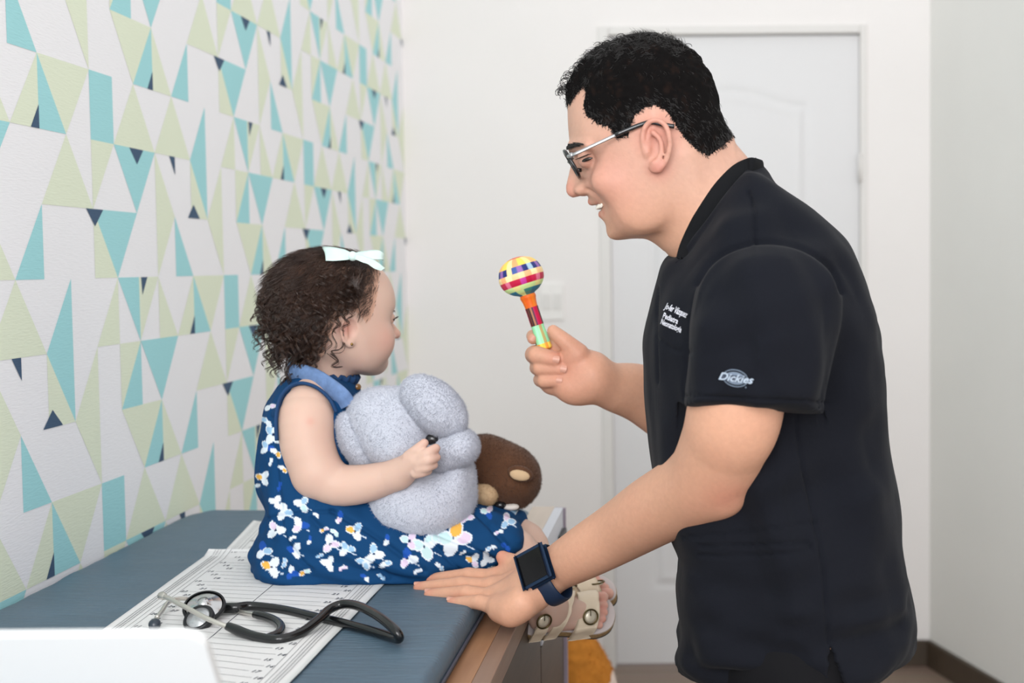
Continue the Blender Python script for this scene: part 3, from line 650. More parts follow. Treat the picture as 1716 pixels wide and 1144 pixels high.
# hair --------------------------------------------------------
HAIR = [(950, 163), (957, 170), (972, 160), (982, 152), (985, 165), (981, 185), (987, 202), (1003, 215), (1026, 225), (1034, 238), (1040, 243), (1058, 240), (1063, 222), (1068, 208), (1082, 196), (1100, 192), (1118, 200), (1127, 214), (1140, 234), (1150, 246), (1166, 261), (1186, 270), (1204, 256), (1224, 238), (1240, 200), (1210, 100), (1130, 50), (1000, 60), (935, 120)]
def man_hair():
    rs = np.random.RandomState(3); n_ = normals(hv, hq); p2 = np.stack([hv[:, 0], hv[:, 2]], 1); poly = XZ(HAIR, YM)
    sd = polydist(p2, poly); w = np.abs(hv[:, 1] - YM)
    front = np.stack([hv[:, 0], hv[:, 2]], 1)
    mask = sd + np.where(w < .035, (.035 - w) * -.25, 0) * (hv[:, 0] < P(990, 200, YM)[0])
    ear = np.minimum.reduce([((hv - Qm(1100, 245, s_ * .084)) ** 2 * [1, .6, .45]).sum(1) ** .5 for s_ in (1, -1)])
    inside = (mask < 0) & (ear > .022)
    keep = inside[hq].all(1); q = hq[keep]; used = np.unique(q); mp = -np.ones(len(hv), int); mp[used] = np.arange(len(used))
    th = np.clip(-mask[used] / .018, 0, 1) ** .7 * (.0030 + .0055 * np.clip((hv[used, 2] - P(1100, 190, YM)[2]) / .05, 0, 1))
    vc = hv[used] + n_[used] * (th * (1 + .35 * noise(hv[used], .006, 4)))[:, None]
    pat = np.clip((noise(vc, .0035, 8) * .6 + noise(vc, .011, 9) * .7 - .28) * 2.2, 0, 1)[:, None] * np.clip(np.abs(vc[:, 1:2] - YM) / .05, 0, 1) * .03
    cap = mesh_np('hair', vc, [mp[q]], M_scalp, body, col=np.array(lin((14, 12, 12))) * (1 - pat) + np.array(lin((128, 88, 68))) * pat)
    idx = np.where(inside)[0]; N_ = 17000; s = rs.choice(idx, N_); root = hv[s] + n_[s] * .0005 + rs.randn(N_, 3) * .0008
    nrm = n_[s]; top = np.clip((root[:, 2] - P(1100, 150, YM)[2]) / .035, 0, 1); L_ = .0085 + .016 * top + .003 * rs.rand(N_)
    L_ *= np.clip(-mask[s] / .012, .35, 1)
    flow = np.array([.55, 0, -.8])[None] * (1 - top)[:, None] + np.array([-.75, 0, .15])[None] * top[:, None]
    flow = flow - nrm * (flow * nrm).sum(1)[:, None]; flow /= np.linalg.norm(flow, axis=1)[:, None] + 1e-9
    side = np.cross(nrm, flow); seg = 9; t = np.linspace(0, 1, seg)[None, :, None]
    lift = (.28 + .35 * top * rs.rand(N_))[:, None, None]
    ph = (noise(root, .012, 7) * 6 + rs.rand(N_) * 1.5)[:, None, None]; amp = (.0010 + .0032 * top)[:, None, None]; wl = (5 + 4 * top)[:, None, None]
    pts = root[:, None] + (flow[:, None] * (1 - lift * .4) + nrm[:, None] * lift) * (L_[:, None, None] * t) - nrm[:, None] * (L_[:, None, None] * t ** 2 * .25)
    pts = pts + side[:, None] * amp * (np.sin(ph + wl * t) - np.sin(ph)) + nrm[:, None] * amp * .8 * (np.cos(ph + wl * t) - np.cos(ph)) * .6 + rs.randn(N_, 1, 3) * .0012 * t
    v, f = strands_np(pts, .00034); mesh_np('hair_strands', v, [f], M_hairblack, cap)
    # loose curls over the forehead and crown
    cur = []
    for i in range(150):
        a = rs.rand(); line = catmull([(947, 152), (955, 128), (975, 106), (1008, 84), (1048, 68), (1090, 61), (1126, 66), (1160, 90)], 10); j = int(a ** 1.3 * (len(line) - 1)); c0 = line[j] + rs.randn(2) * [3, 3]
        w0 = rs.uniform(-.045, .045) * min(1, .4 + j / 30); yy = w0; dr_ = abs(w0) / .07
        o = P(c0[0] + 12 * dr_ ** 2, c0[1] + 28 * dr_ ** 2, YM) + [0, -yy, 0]; R_ = rs.uniform(.0018, .0042); tt = np.linspace(0, rs.uniform(3.5, 7.0), 22); a0 = rs.rand() * 6; tilt = rs.uniform(-.5, .5)
        d = np.array([-.0012, rs.uniform(-.0006, .0006), -.0004])
        cur.append(o + np.stack([R_ * np.cos(a0 + tt), R_ * .8 * np.sin(a0 + tt) * tilt, R_ * np.sin(a0 + tt)], 1) + tt[:, None] * d)
    v, f = strands_np(np.array(cur), .00042, .00025, sides=4); mesh_np('hair_curls', v, [f], M_hairblack, cap)
man_hair()
def short_hairs(name, segs, parent, m, r=.0004):
    mesh_np(name, *(lambda a: (a[0], [a[1]]))(strands_np(np.array(segs), r)), m, parent)
rs = np.random.RandomState(8)
for s_ in (1, -1):
    br = []
    for i in range(170):
        u = rs.rand() ** 1.3; a = np.array([954 + 24 * u, 251 - 4 * u + rs.randn() * 2.2 * (1 - .6 * u)]); w0 = s_ * (.012 + .034 * u + .0075); o = P(a[0] - 2.5, a[1], YM) + [0, -w0, 0]
        d = np.array([.007 * (.6 + .4 * u), -s_ * .003, .0015 * (1 - 2 * u)]); t = np.linspace(0, 1, 5)[:, None]; br.append(o + d * t)
    short_hairs('eyebrow', br, body, M_hairblack, .00055)
    lz = []
    for i in range(60):
        u = rs.rand(); o = P(974 + 22 * u, 269.5 - 6.5 * u, YM) + [0, -s_ * (.0375 + .008 * u), 0]; d = np.array([-.0045, -s_ * .0035, -.0030 * (1 - .4 * u)]); t = np.linspace(0, 1, 5)[:, None]
        lz.append(o + d * t + np.array([0, 0, .0012]) * t ** 2)
    short_hairs('eyelashes', lz, body, M_hairblack, .0004)
    # the narrowed eye, a dark slit between the lids
    tube('eye', catmull([Qm(975, 270.5, s_ * .0385), Qm(984, 267, s_ * .0432), Qm(993, 264.5, s_ * .0455)], 5), [.0006, .0014, .0019, .0022, .0023, .0023, .0021, .0018, .0014, .0010, .0006], M_iris, body, sides=8)
# teeth and mouth
tv = []
for i in range(-4, 5):
    a = i * .0062; tv.append((P(1002 + abs(i) ** 1.6 * 1.0, 345.5 - abs(i) * .3, YM) + [0, -a, 0]))
bm = bmesh.new()
for p_ in tv:
    mtx = Matrix.Translation(Vector(p_)) @ Matrix.Rotation(math.radians(25), 4, 'Y') @ Matrix.Diagonal((.0022, .0031, .0046, 1)); bmesh.ops.create_uvsphere(bm, u_segments=10, v_segments=8, radius=1, matrix=mtx)
bm_obj('teeth', bm, M_tooth, body, smooth=True)
# finger nails of the near hand and the fist
def nails(spec, parent, m):
    for c, d, nrm_, l, w in spec:
        d = unit(d); n = unit(np.asarray(nrm_, float) - d * (np.asarray(nrm_) @ d)); s_ = np.cross(d, n); g = np.linspace(-1, 1, 9); U, V = np.meshgrid(g, g, indexing='ij')
        k = np.sqrt(np.clip(1 - .45 * V ** 2, 0, 1)); X = U * l * k; Yv = V * w
        v = np.array(c) + X[..., None] * d + Yv[..., None] * s_ + (-(V ** 2) * w * .5 + .0004)[..., None] * n
        I, J = np.meshgrid(np.arange(8), np.arange(8), indexing='ij'); f = np.stack([I * 9 + J, (I + 1) * 9 + J, (I + 1) * 9 + J + 1, I * 9 + J + 1], -1).reshape(-1, 4)
        mesh_np('fingernail', v.reshape(-1, 3), [f], m, parent)
M_nail = mat('finger nail', (212, 158, 138), .35, spec=.4)
T_ = [P(722, 970, 1.71), P(702, 984, 1.682), P(720, 996, 1.652), P(757, 1009, 1.615)]; K_ = [P(832, 968, 1.675), P(825, 984, 1.648), P(827, 1001, 1.615), P(838, 1018, 1.582)]
nails([(t + unit(t - k) * .001 + [0, -.0012, rr_ - .0002], t - k, (0, -.2, 1), .0055, .0046) for t, k, rr_ in zip(T_, K_, (.0078, .0078, .0078, .0069))], body, M_nail)
Yh = 1.77
nails([(P(932, 602, Yh - .0284), (1, 0, -.2), (0, -1, .1), .0048, .0050), (P(944, 618, Yh - .0284), (1, 0, -.2), (0, -1, .1), .0046, .0050), (P(937, 637, Yh - .0262), (1, 0, -.2), (0, -1, .1), .0042, .0045), (P(892, 566, Yh - .0067), (-.5, 0, -1), (-.2, -1, 0), .0042, .0042)], body, M_nail)
# ---------------------------------------------------------------- scrub top, trousers, glasses, watch
def push(v, n, line, Y, width, depth):
    """presses (or raises, depth<0) a seam along a pixel polyline on the near side"""
    pr = project(v); L_ = catmull(line, 6) if len(line) > 2 else np.array(line, float); d = np.full(len(v), 1e9)
    for a, b in zip(L_[:-1], L_[1:]):
        e = b - a; t = np.clip(((pr - a) @ e) / (e @ e), 0, 1); d = np.minimum(d, ((pr - a - t[:, None] * e) ** 2).sum(1))
    d = np.sqrt(d); m = (n[:, 1] < .35) & (v[:, 1] < Y)
    return v - n * (depth * np.exp(-(d / width) ** 2) * m)[:, None]
T0 = [(1138, 434), (1120, 425), (1106, 442), (1099, 467), (1090, 502), (1082, 537), (1077, 572), (1077, 611), (1081, 677), (1088, 738), (1094, 790), (1106, 850), (1122, 900), (1134, 930), (1138, 945), (1134, 964), (1133, 1000), (1135, 1030), (1139, 1066), (1131, 1100), (1128, 1116), (1180, 1140), (1300, 1160), (1392, 1164), (1450, 1142), (1504, 1117), (1533, 1098), (1540, 1069),
      (1533, 1017), (1520, 960), (1513, 915), (1511, 862), (1505, 818), (1494, 761), (1487, 680), (1480, 590), (1470, 533), (1453, 476), (1431, 421), (1410, 391), (1366, 350), (1322, 322), (1298, 306), (1280, 294), (1268, 285), (1245, 320), (1215, 380), (1180, 420)]
T1 = [(1152, 425), (1130, 432), (1112, 452), (1103, 480), (1094, 510), (1086, 545), (1081, 580), (1081, 615), (1085, 677), (1092, 738), (1098, 790), (1110, 850), (1126, 900), (1137, 930), (1141, 947), (1137, 966), (1136, 1000), (1138, 1030), (1142, 1066), (1134, 1100), (1131, 1116), (1180, 1144), (1300, 1166), (1392, 1168), (1450, 1146), (1502, 1120), (1530, 1100), (1537, 1069),
      (1530, 1017), (1517, 960), (1510, 915), (1508, 862), (1502, 818), (1491, 761), (1484, 680), (1478, 590), (1468, 533), (1451, 476), (1429, 421), (1408, 391), (1364, 350), (1320, 322), (1294, 305), (1275, 293), (1255, 283), (1232, 298), (1205, 335), (1175, 385)]
T2 = [(1172, 420), (1150, 450), (1130, 475), (1116, 500), (1106, 530), (1099, 575), (1098, 615), (1101, 677), (1107, 738), (1112, 790), (1122, 850), (1136, 900), (1146, 930), (1150, 947), (1147, 970), (1146, 1000), (1148, 1030), (1152, 1066), (1146, 1100), (1143, 1118), (1190, 1146), (1300, 1170), (1392, 1172), (1450, 1150), (1494, 1124), (1518, 1102), (1524, 1069),
      (1518, 1017), (1506, 960), (1500, 915), (1497, 862), (1492, 818), (1482, 761), (1475, 680), (1469, 590), (1460, 533), (1443, 476), (1420, 425), (1396, 395), (1355, 362), (1318, 343), (1285, 333), (1255, 338), (1225, 358), (1198, 388)]
T3 = [(1195, 440), (1172, 470), (1155, 500), (1145, 540), (1140, 600), (1142, 677), (1147, 738), (1153, 800), (1163, 860), (1175, 910), (1184, 947), (1182, 1000), (1184, 1066), (1180, 1118), (1230, 1150), (1300, 1168), (1392, 1172), (1450, 1146), (1474, 1110), (1480, 1069),
      (1476, 1017), (1466, 960), (1461, 862), (1452, 780), (1444, 680), (1440, 590), (1430, 533), (1412, 480), (1385, 440), (1345, 408), (1300, 392), (1255, 396), (1220, 415)]
T4 = [(1245, 500), (1222, 560), (1215, 640), (1216, 740), (1226, 850), (1240, 930), (1244, 1000), (1248, 1100), (1300, 1140), (1380, 1140), (1410, 1100), (1412, 1017), (1402, 900), (1392, 780), (1388, 660), (1382, 560), (1365, 500), (1330, 466), (1280, 464)]
SL = [(1147, 682), (1152, 640), (1156, 590), (1160, 530), (1170, 478), (1195, 440), (1240, 414), (1290, 408), (1345, 420), (1392, 452), (1412, 490), (1412, 535), (1402, 580), (1391, 640), (1383, 697)]
def ring(poly, f, c=None):
    p = np.array(poly, float); c = p.mean(0) if c is None else np.array(c); return c + (p - c) * f
def scrub():
    Fd = Field([-.11, 1.24, .80], [.34, 1.86, 1.50], .0034)
    W_ = [0, .07, .112, .142, .162]; T = [T0, T1, T2, T3, T4]
    ls = [(YM - w, XZ(shaped(t, 3), YM - w)) for w, t in zip(W_[::-1], T[::-1])] + [(YM + w, XZ(shaped(t, 3), YM - w)) for w, t in zip(W_[1:], T[1:])]
    Fd.loft(ls, k=.002, smooth=2, end=4, blur=.009)
    # near sleeve
    def S(f, Y): return XZ(catmull(ring(SL, f, (1262, 640)), 4), Y)
    Fd.loft([(1.283, S(.55, 1.283)), (1.296, S(.84, 1.296)), (1.325, S(1.0, 1.325)), (1.38, S(1.0, 1.37)), (1.43, S(.93, 1.43))], k=.036, smooth=2, end=4, blur=.008)
    cut = P(1262, 684, 1.36)[2] + .0
    # cloth lying against the neck up to the collar line
    A2, B2 = P(1134, 440, 1.50)[[0, 2]], P(1258, 274, 1.50)[[0, 2]]; e_ = unit(B2 - A2); nn_ = np.array([-e_[1], e_[0]]); nn_ = nn_ if nn_[0] < 0 else -nn_
    for a_, b_, r0, r1 in (((1150, 285), (1215, 375), .070, .077), ((1120, 330), (1200, 420), .060, .066), ((1205, 262), (1240, 318), .034, .042), ((1170, 360), (1230, 420), .072, .080)):
        a3, b3 = P(*a_, YM), P(*b_, YM); e3 = b3 - a3; L3_ = e3 @ e3
        def fn(x, y, z, a3=a3, e3=e3, L3_=L3_, r0=r0, r1=r1):
            qx, qy, qz = x - a3[0], y - a3[1], z - a3[2]; t = np.clip((qx * e3[0] + qy * e3[1] + qz * e3[2]) / L3_, 0, 1)
            d = np.sqrt((qx - t * e3[0]) ** 2 + (qy - t * e3[1]) ** 2 + (qz - t * e3[2]) ** 2) - (r0 + (r1 - r0) * t)
            return np.maximum(d, (x - A2[0]) * nn_[0] + (z - A2[1]) * nn_[1] + 0 * y)
        Fd.put(fn, np.minimum(a3, b3) - r1, np.maximum(a3, b3) + r1, k=.006)
    # far sleeve
    Fd.cap(P(1265, 450, 1.70), P(1235, 560, 1.76), .075, .078, k=.02); Fd.cap(P(1235, 560, 1.76), P(1225, 600, 1.77), .078, .078, k=.01)
    v, q = Fd.mesh(2); n = normals(v, q)
    # straight sleeve hem: flatten below the hem plane within the sleeve
    sl = (v[:, 1] < 1.43) & inpoly(project(v), [(1135, 600), (1395, 600), (1392, 720), (1135, 720)])
    hz = P(1150, 684, 1.345)[2]; hx0, hx1 = P(1150, 684, 1.345)[0], P(1384, 697, 1.345)[0]; hz1 = P(1384, 697, 1.345)[2]
    lim = hz + (v[:, 0] - hx0) / (hx1 - hx0) * (hz1 - hz); dz = lim - v[:, 2]; v[:, 2] = np.where(sl & (dz > 0) & (dz < .035), lim, v[:, 2])
    # folds: long soft drapes plus finer creases
    a = v.copy(); rot = math.radians(20); u = (a[:, 0] * math.cos(rot) + a[:, 2] * math.sin(rot)); w = (-a[:, 0] * math.sin(rot) + a[:, 2] * math.cos(rot))
    fold = noise(np.stack([u * 1.0, a[:, 1] * .8, w * .28], 1), .035, 1) * .0062 + noise(np.stack([u * .5, a[:, 1], w * 1.6], 1), .05, 2) * .0055
    low = np.clip((P(1300, 880, YM)[2] - a[:, 2]) / .1, 0, 1); fold += low * noise(np.stack([u * .35, a[:, 1], w * 1.5 + u * .5], 1), .035, 4) * .0085
    v = v + n * (fold * np.clip(np.abs(n[:, 1]) * 2.2 - .1, .25, 1.5))[:, None]; n = normals(v, q)
    for line, wd, dp in (([(1254, 322), (1262, 350), (1266, 404)], 2.6, .0045), ([(1166, 476), (1190, 440), (1230, 415), (1285, 404), (1345, 415), (1392, 448), (1412, 490)], 3.4, .0055),
                         ([(1149, 662), (1260, 668), (1386, 674)], 2.0, .0032), ([(1262, 410), (1270, 540), (1268, 680)], 2.0, -.0009), ([(1332, 700), (1345, 780), (1365, 870), (1380, 960), (1388, 1078)], 2.6, .0042),
                         ([(1145, 900), (1250, 892), (1368, 876)], 2.4, .0036), ([(1172, 915), (1260, 914), (1352, 908)], 2.2, .0040), ([(1170, 930), (1260, 931), (1352, 922), (1355, 908)], 2.2, .0040), ([(1100, 566), (1128, 584), (1158, 590)], 2.0, .0028), ([(1102, 480), (1100, 560), (1102, 640)], 2.0, .0032)):
        v = push(v, n, line, YM, wd, dp)
    # side vent at the hem
    pr = project(v); m = inpoly(pr, [(1391, 1079), (1420, 1160), (1388, 1190)]) & (v[:, 1] < YM - .08); v[m, 1] += .018 * np.clip((pr[m, 1] - 1079) / 20, 0, 1)
    return v, q
sv, sq = scrub()
top = mesh_np('scrub_top', sv, [sq], M_scrub, body)
M_rib = weave(mat('black ribbed collar', (16, 17, 20), .9, spec=.2), 300, .5, (1, 1, .3), .0008)
def surf_y(px_, py_, v, front=1):
    """depth of the near surface of vertex cloud v at a pixel"""
    pr = project(v); d = ((pr - [px_, py_]) ** 2).sum(1); k = d < 36
    if not k.any(): k = d < d.min() + 200
    return v[k, 1].min()
# collar: a ribbed band from the back of the neck down to the V
line = catmull([(1136, 437), (1146, 410), (1162, 378), (1184, 342), (1210, 308), (1236, 284), (1256, 275)], 5)
allv = np.vstack([sv, hv])
ys = np.array([surf_y(a, b, allv) for a, b in line]); ys = np.convolve(np.pad(ys, 2, mode='edge'), np.ones(5) / 5, 'valid'); ys[0] = YM - .004
nearc = np.array([P(a, b, y_ - .0005) for (a, b), y_ in zip(line + [4, 5], ys)]); farc = nearc.copy(); farc[:, 1] = 2 * YM - farc[:, 1]
wd_ = np.interp(np.linspace(0, 1, len(nearc)), [0, .15, .6, 1], [.0060, .0085, .0118, .0125])
cv1 = tube_np(nearc, wd_, 14, False, (1.0, .34), (0, -1, .25)); cv2 = tube_np(farc, wd_, 14, False, (1.0, .34), (0, 1, .25))
bk = catmull([nearc[-2], nearc[-1], [nearc[-1, 0] + .010, YM - .02, nearc[-1, 2] - .001], [nearc[-1, 0] + .012, YM, nearc[-1, 2] - .001], [nearc[-1, 0] + .010, YM + .02, nearc[-1, 2] - .001], farc[-1], farc[-2]], 6)
cv3 = tube_np(bk, .0118, 14, False, (.34, 1.0), (.2, 0, 1)); mesh_np('collar', *join_np([cv1, cv2, cv3]), M_rib, top)
# embroidery and sleeve emblem
M_white = mat('white thread', (226, 226, 236), .7); M_emb = mat('grey blue embroidery', (112, 126, 144), .6); M_embl = mat('pale embroidery thread', (176, 190, 206), .6); M_embd = mat('dark slate embroidery', (52, 60, 76), .7)
def text_on(name, txt, centre, ex, ez, size, m, parent, v, lift=.0010, shear=0, extr=.0004, cond=1.0):
    """lettering laid on the near surface of v: ex text direction, ez up direction (unit vectors in x,z)"""
    cu = bpy.data.curves.new(name, 'FONT'); cu.body = txt; cu.align_x = 'CENTER'; cu.align_y = 'CENTER'; cu.size = size; cu.shear = shear; cu.resolution_u = 3; cu.offset = size * .018
    tmp = bpy.data.objects.new(name, cu); COL.objects.link(tmp); dg = bpy.context.evaluated_depsgraph_get(); me = bpy.data.meshes.new_from_object(tmp.evaluated_get(dg)); bpy.data.objects.remove(tmp)
    n_ = len(me.vertices); co = np.empty(n_ * 3, np.float32); me.vertices.foreach_get('co', co); co = co.reshape(-1, 3)
    w = np.array(centre)[None] + co[:, :1] * cond * np.array([ex[0], 0, ex[1]]) + co[:, 1:2] * np.array([ez[0], 0, ez[1]])
    me.vertices.foreach_set('co', drape(w, v, lift).astype(np.float32).ravel()); me.materials.append(m); me.update()
    o = bpy.data.objects.new(name, me); COL.objects.link(o); return _attach(o, parent)
def drape(w, v, lift):
    """moves points along y onto the near surface of the vertex cloud v"""
    lo, hi = w.min(0) - .01, w.max(0) + .01; c = v[(v[:, 0] > lo[0]) & (v[:, 0] < hi[0]) & (v[:, 2] > lo[2]) & (v[:, 2] < hi[2])]
    out = w.copy()
    for i in range(0, len(w), 256):
        d = ((w[i:i + 256, None, 0] - c[None, :, 0]) ** 2 + (w[i:i + 256, None, 2] - c[None, :, 2]) ** 2); y0 = np.where(d < .0035 ** 2, c[None, :, 1], 9).min(1)
        k = np.exp(-d / .003 ** 2) * (c[None, :, 1] < y0[:, None] + .008) + 1e-30; out[i:i + 256, 1] = (k * c[None, :, 1]).sum(1) / k.sum(1) - lift
    return out
ang = math.radians(-21); ex = (math.cos(ang), math.sin(ang)); ez = (-math.sin(ang) * .9 + .0, math.cos(ang))
for t_, x_, y_, s_, c_, sh_ in (('Jo-fer Vázquez', 1132.5, 520, .0105, .42, .35), ('Pediatra', 1123.5, 533.5, .0090, .62, 0), ('Neonatología', 1124.5, 546, .0092, .50, 0)):
    Ys = surf_y(x_, y_, sv); text_on('embroidered_text', t_, P(x_, y_, Ys), ex, ez, s_, M_white, top, sv, .0012, sh_, cond=c_)
def emblem():
    c = P(1232, 633, 1.29); e1 = unit(P(1250, 635, 1.29) - c); e3 = np.array([0, 0, 1.]); k = px(1, 1.31); th = np.linspace(0, 2 * math.pi, 60, endpoint=False)
    def ringo(name, a, b, r, m):
        p = c + (a * k * np.cos(th))[:, None] * e1 + (b * k * np.sin(th))[:, None] * e3; p = drape(p, sv, .0012); tube(name, p, r, m, top, sides=6, closed=True, flat=(1, .5))
    ringo('emblem_ring', 20, 14, .00055, M_emb)
    g = np.linspace(-1, 1, 25)
    def disc(name, a, b, m, lift, c=c):
        rr = np.linspace(0.02, 1, 6); p = np.concatenate([c + (a * k * r_ * np.cos(th))[:, None] * e1 + (b * k * r_ * np.sin(th))[:, None] * e3 for r_ in rr]); p = drape(p, sv, lift); n = len(th)
        I, J = np.meshgrid(np.arange(5), np.arange(n), indexing='ij'); f = np.stack([I * n + J, (I + 1) * n + J, (I + 1) * n + (J + 1) % n, I * n + (J + 1) % n], -1).reshape(-1, 4); mesh_np(name, p, [f], m, top)
    disc('emblem_field', 17, 10.5, M_emb, .0010); disc('emblem_window', 9, 4.5, M_embd, .0013)
    band = c + np.array([(x * k, y * k) for x, y in ((-27, -3), (-24, 1), (-18, 4), (0, 5), (20, 3), (26, 1), (23, -4), (10, -5), (-10, -6), (-20, -5))]) @ np.stack([e1, e3])
    bm = bmesh.new(); vv = [bm.verts.new(tuple(p)) for p in drape(band, sv, .0017)]; bm.faces.new(vv); bm_obj('emblem_band', bm, M_embd, top)
    text_on('emblem_lettering', 'Dickies', c - e1 * .0005, (e1[0], e1[2]), (0, 1), .0112, M_embl, top, sv, .0024, .45, cond=1.05)
    for a, b in ((17, -13),): ring2 = c + e1 * a * k + e3 * b * k; lathe('emblem_dot', [(0, .0004), (.0007, .0004), (.0007, 0)], drape(ring2[None], sv, .0010)[0], (0, -1, 0), M_emb, top, seg=10)
emblem()
def trousers():
    Fd = Field([-.10, 1.30, .04], [.36, 1.82, .90], .006)
    for Y in (1.475, 1.625):
        k_ = np.array([P(1290, 1000, YM)[0], Y, .48]); Fd.chain([P(1318, 1080, YM) * [1, 0, 1] + [0, Y, 0], k_, [k_[0] + .03, Y, .07]], [.098, .082, .076], k=.03)
    Fd.ell(P(1318, 1070, YM), [.122, .125, .08], k=.03)
    Fd.put(lambda x, y, z: (z - (ZC - .36)) + 0 * x + 0 * y, [-.2, 1.2, .85], [.4, 1.9, 1.1], k=.005, op='i')
    v, q = Fd.mesh(1); n = normals(v, q); return v + n * (.004 * noise(v * [1, 1, .5], .04, 9))[:, None], q
tv_, tq_ = trousers(); mesh_np('trousers', tv_, [tq_], M_pants, body)
for Y in (1.475, 1.625):
    Fs = Field([.0, Y - .07, -.01], [.42, Y + .07, .13], .004); x_ = P(1290, 1000, YM)[0] + .03
    Fs.chain([(x_ + .02, Y, .05), (x_ - .10, Y, .035), (x_ - .17, Y, .032)], [.045, .038, .030], k=.01); Fs.put(lambda x, y, z: -z + .003 + 0 * x + 0 * y, [-.5, Y - .1, -.05], [.5, Y + .1, .05], k=.002, op='i')
    a, b = Fs.mesh(1); mesh_np('shoe', a, [b], M_dark, body)

# glasses
M_steel = mat('brushed steel', (190, 190, 192), .28, metal=1); M_gblack = mat('glossy black acetate', (20, 21, 24), .18, spec=.7); M_glass = mat('lens glass', (252, 253, 255), .02, trans=1.0, spec=.3); M_glass.node_tree.nodes['Principled BSDF'].inputs['IOR'].default_value = 1.03
gl = thing('eyeglasses', P(960, 275, YM), 'black rimmed glasses with silver temples worn by the man', 'glasses')
up_ = unit(P(949, 258, YM) - P(976, 304, YM)); lat = np.array([0, -1., 0]); cen0 = P(961.5, 280.5, YM)
fwd_ = np.cross(up_, lat); fwd_ = fwd_ if fwd_[0] < 0 else -fwd_
for s_ in (1, -1):
    th = np.linspace(0, 2 * math.pi, 40, endpoint=False); sq_ = np.sign(np.cos(th)) * np.abs(np.cos(th)) ** .75, np.sign(np.sin(th)) * np.abs(np.sin(th)) ** .75
    c0 = cen0 + lat * s_ * .0345; cur = -.0035 * (np.abs(sq_[0] * .026 + .0345 * 1) / .06) ** 2
    rp = c0 + lat * (sq_[0] * .0245)[:, None] * s_ + up_ * (sq_[1] * .0182)[:, None] + fwd_ * cur[:, None]
    rim_ = tube('rim', rp, .0021, M_gblack, gl, sides=8, closed=True)
    vl = np.vstack([rp, [rp.mean(0) + fwd_ * .0012]]); n = len(rp); fl_ = np.array([(i, (i + 1) % n, n) for i in range(n)]); mesh_np('lens', vl, [fl_], M_glass, rim_)
    tube('nose_pad', [c0 - lat * s_ * .022 - up_ * .004, c0 - lat * s_ * .021 - up_ * .009 - fwd_ * .007], .0022, M_gblack, gl, sides=8, flat=(.5, 1))
    h0 = Qm(951, 262, s_ * .062); h0b = Qm(960, 259.5, s_ * .0735)
    tp = [h0, h0b, Qm(985, 248, s_ * .0755), Qm(1033, 225.5, s_ * .0775)]
    tm = tube('temple', catmull(tp, 5), .0019, M_steel, gl, sides=8, flat=(.6, 1.1))
    tube('temple_tip', catmull([Qm(1031, 226, s_ * .0775), Qm(1076, 208, s_ * .080), Qm(1094, 205, s_ * .083), Qm(1112, 209, s_ * .084), Qm(1130, 212, s_ * .083)], 5), .0027, M_gblack, tm, sides=8, flat=(.6, 1))
    lathe('hinge', [(0, -.003), (.0024, -.003), (.0024, .003), (0, .003)], Qm(958, 260, s_ * .072), (0, 0, 1), M_steel, tm, seg=12)
tube('bridge', catmull([cen0 + lat * .011 + up_ * .006, cen0 + up_ * .009 + fwd_ * .002, cen0 - lat * .011 + up_ * .006], 5), .0018, M_gblack, gl, sides=8)

# watch on the near wrist
wt = thing('wristwatch', P(912, 960, 1.60), 'black square smartwatch with a navy strap on the man\'s wrist', 'watch')
M_band = mat('navy rubber strap', (20, 40, 66), .45, spec=.5); M_case = mat('dark blue aluminium', (34, 52, 78), .3, metal=.7); M_screen = mat('black watch glass', (12, 12, 14), .12, spec=.25); M_glint = mat('crown metal', (90, 140, 190), .25, metal=1)
wc = P(922, 962, 1.602); wax = unit(P(940, 948, 1.60) - P(905, 967, 1.605)); wn_ = unit(np.array([-.45, -.78, .42])); wn_ = unit(wn_ - wax * (wn_ @ wax)); ws_ = np.cross(wax, wn_)
av2 = av[((av - wc) @ wax > -.012) & ((av - wc) @ wax < .012) & (((av - wc) ** 2).sum(1) < .06 ** 2)]
ctr = wc + ws_ * (((av2 - wc) @ ws_).max() + ((av2 - wc) @ ws_).min()) / 2 + wn_ * (((av2 - wc) @ wn_).max() + ((av2 - wc) @ wn_).min()) / 2
rel = av2 - ctr; rs_, rn_ = ((rel @ ws_).max() - (rel @ ws_).min()) / 2, ((rel @ wn_).max() - (rel @ wn_).min()) / 2
th = np.linspace(0, 2 * math.pi, 48, endpoint=False); sp = ctr + ((rs_ + .0018) * np.cos(th))[:, None] * ws_ + ((rn_ + .0018) * np.sin(th))[:, None] * wn_
tube('strap', sp, .0115, M_band, wt, sides=12, closed=True, flat=(.15, 1), up=wax)
def slab(name, c, ax, bx, nx_, a, b, h, m, parent, bev):
    bm = bmesh.new(); bmesh.ops.create_cube(bm, size=2); mt = Matrix.Identity(4)
    for i in range(3): mt[i][0], mt[i][1], mt[i][2], mt[i][3] = ax[i] * a, bx[i] * b, nx_[i] * h, 0
    for v_ in bm.verts: v_.co = (mt @ v_.co) + Vector(c)
    return bm_obj(name, bm, m, parent, smooth=False, bevel=bev, seg=5)
cs = slab('case', ctr + wn_ * (rn_ + .006), wax, ws_, wn_, .0178, .0205, .0052, M_case, wt, .004)
slab('screen', ctr + wn_ * (rn_ + .0105), wax, ws_, wn_, .0165, .0192, .0012, M_screen, cs, .0011)
lathe('crown', [(0, 0), (.0035, 0), (.0035, .0022), (0, .0022)], ctr + wn_ * (rn_ + .0065) + wax * .0165 - ws_ * .008 * (1 if ws_[2] > 0 else -1), wax, M_glint, cs, seg=16)
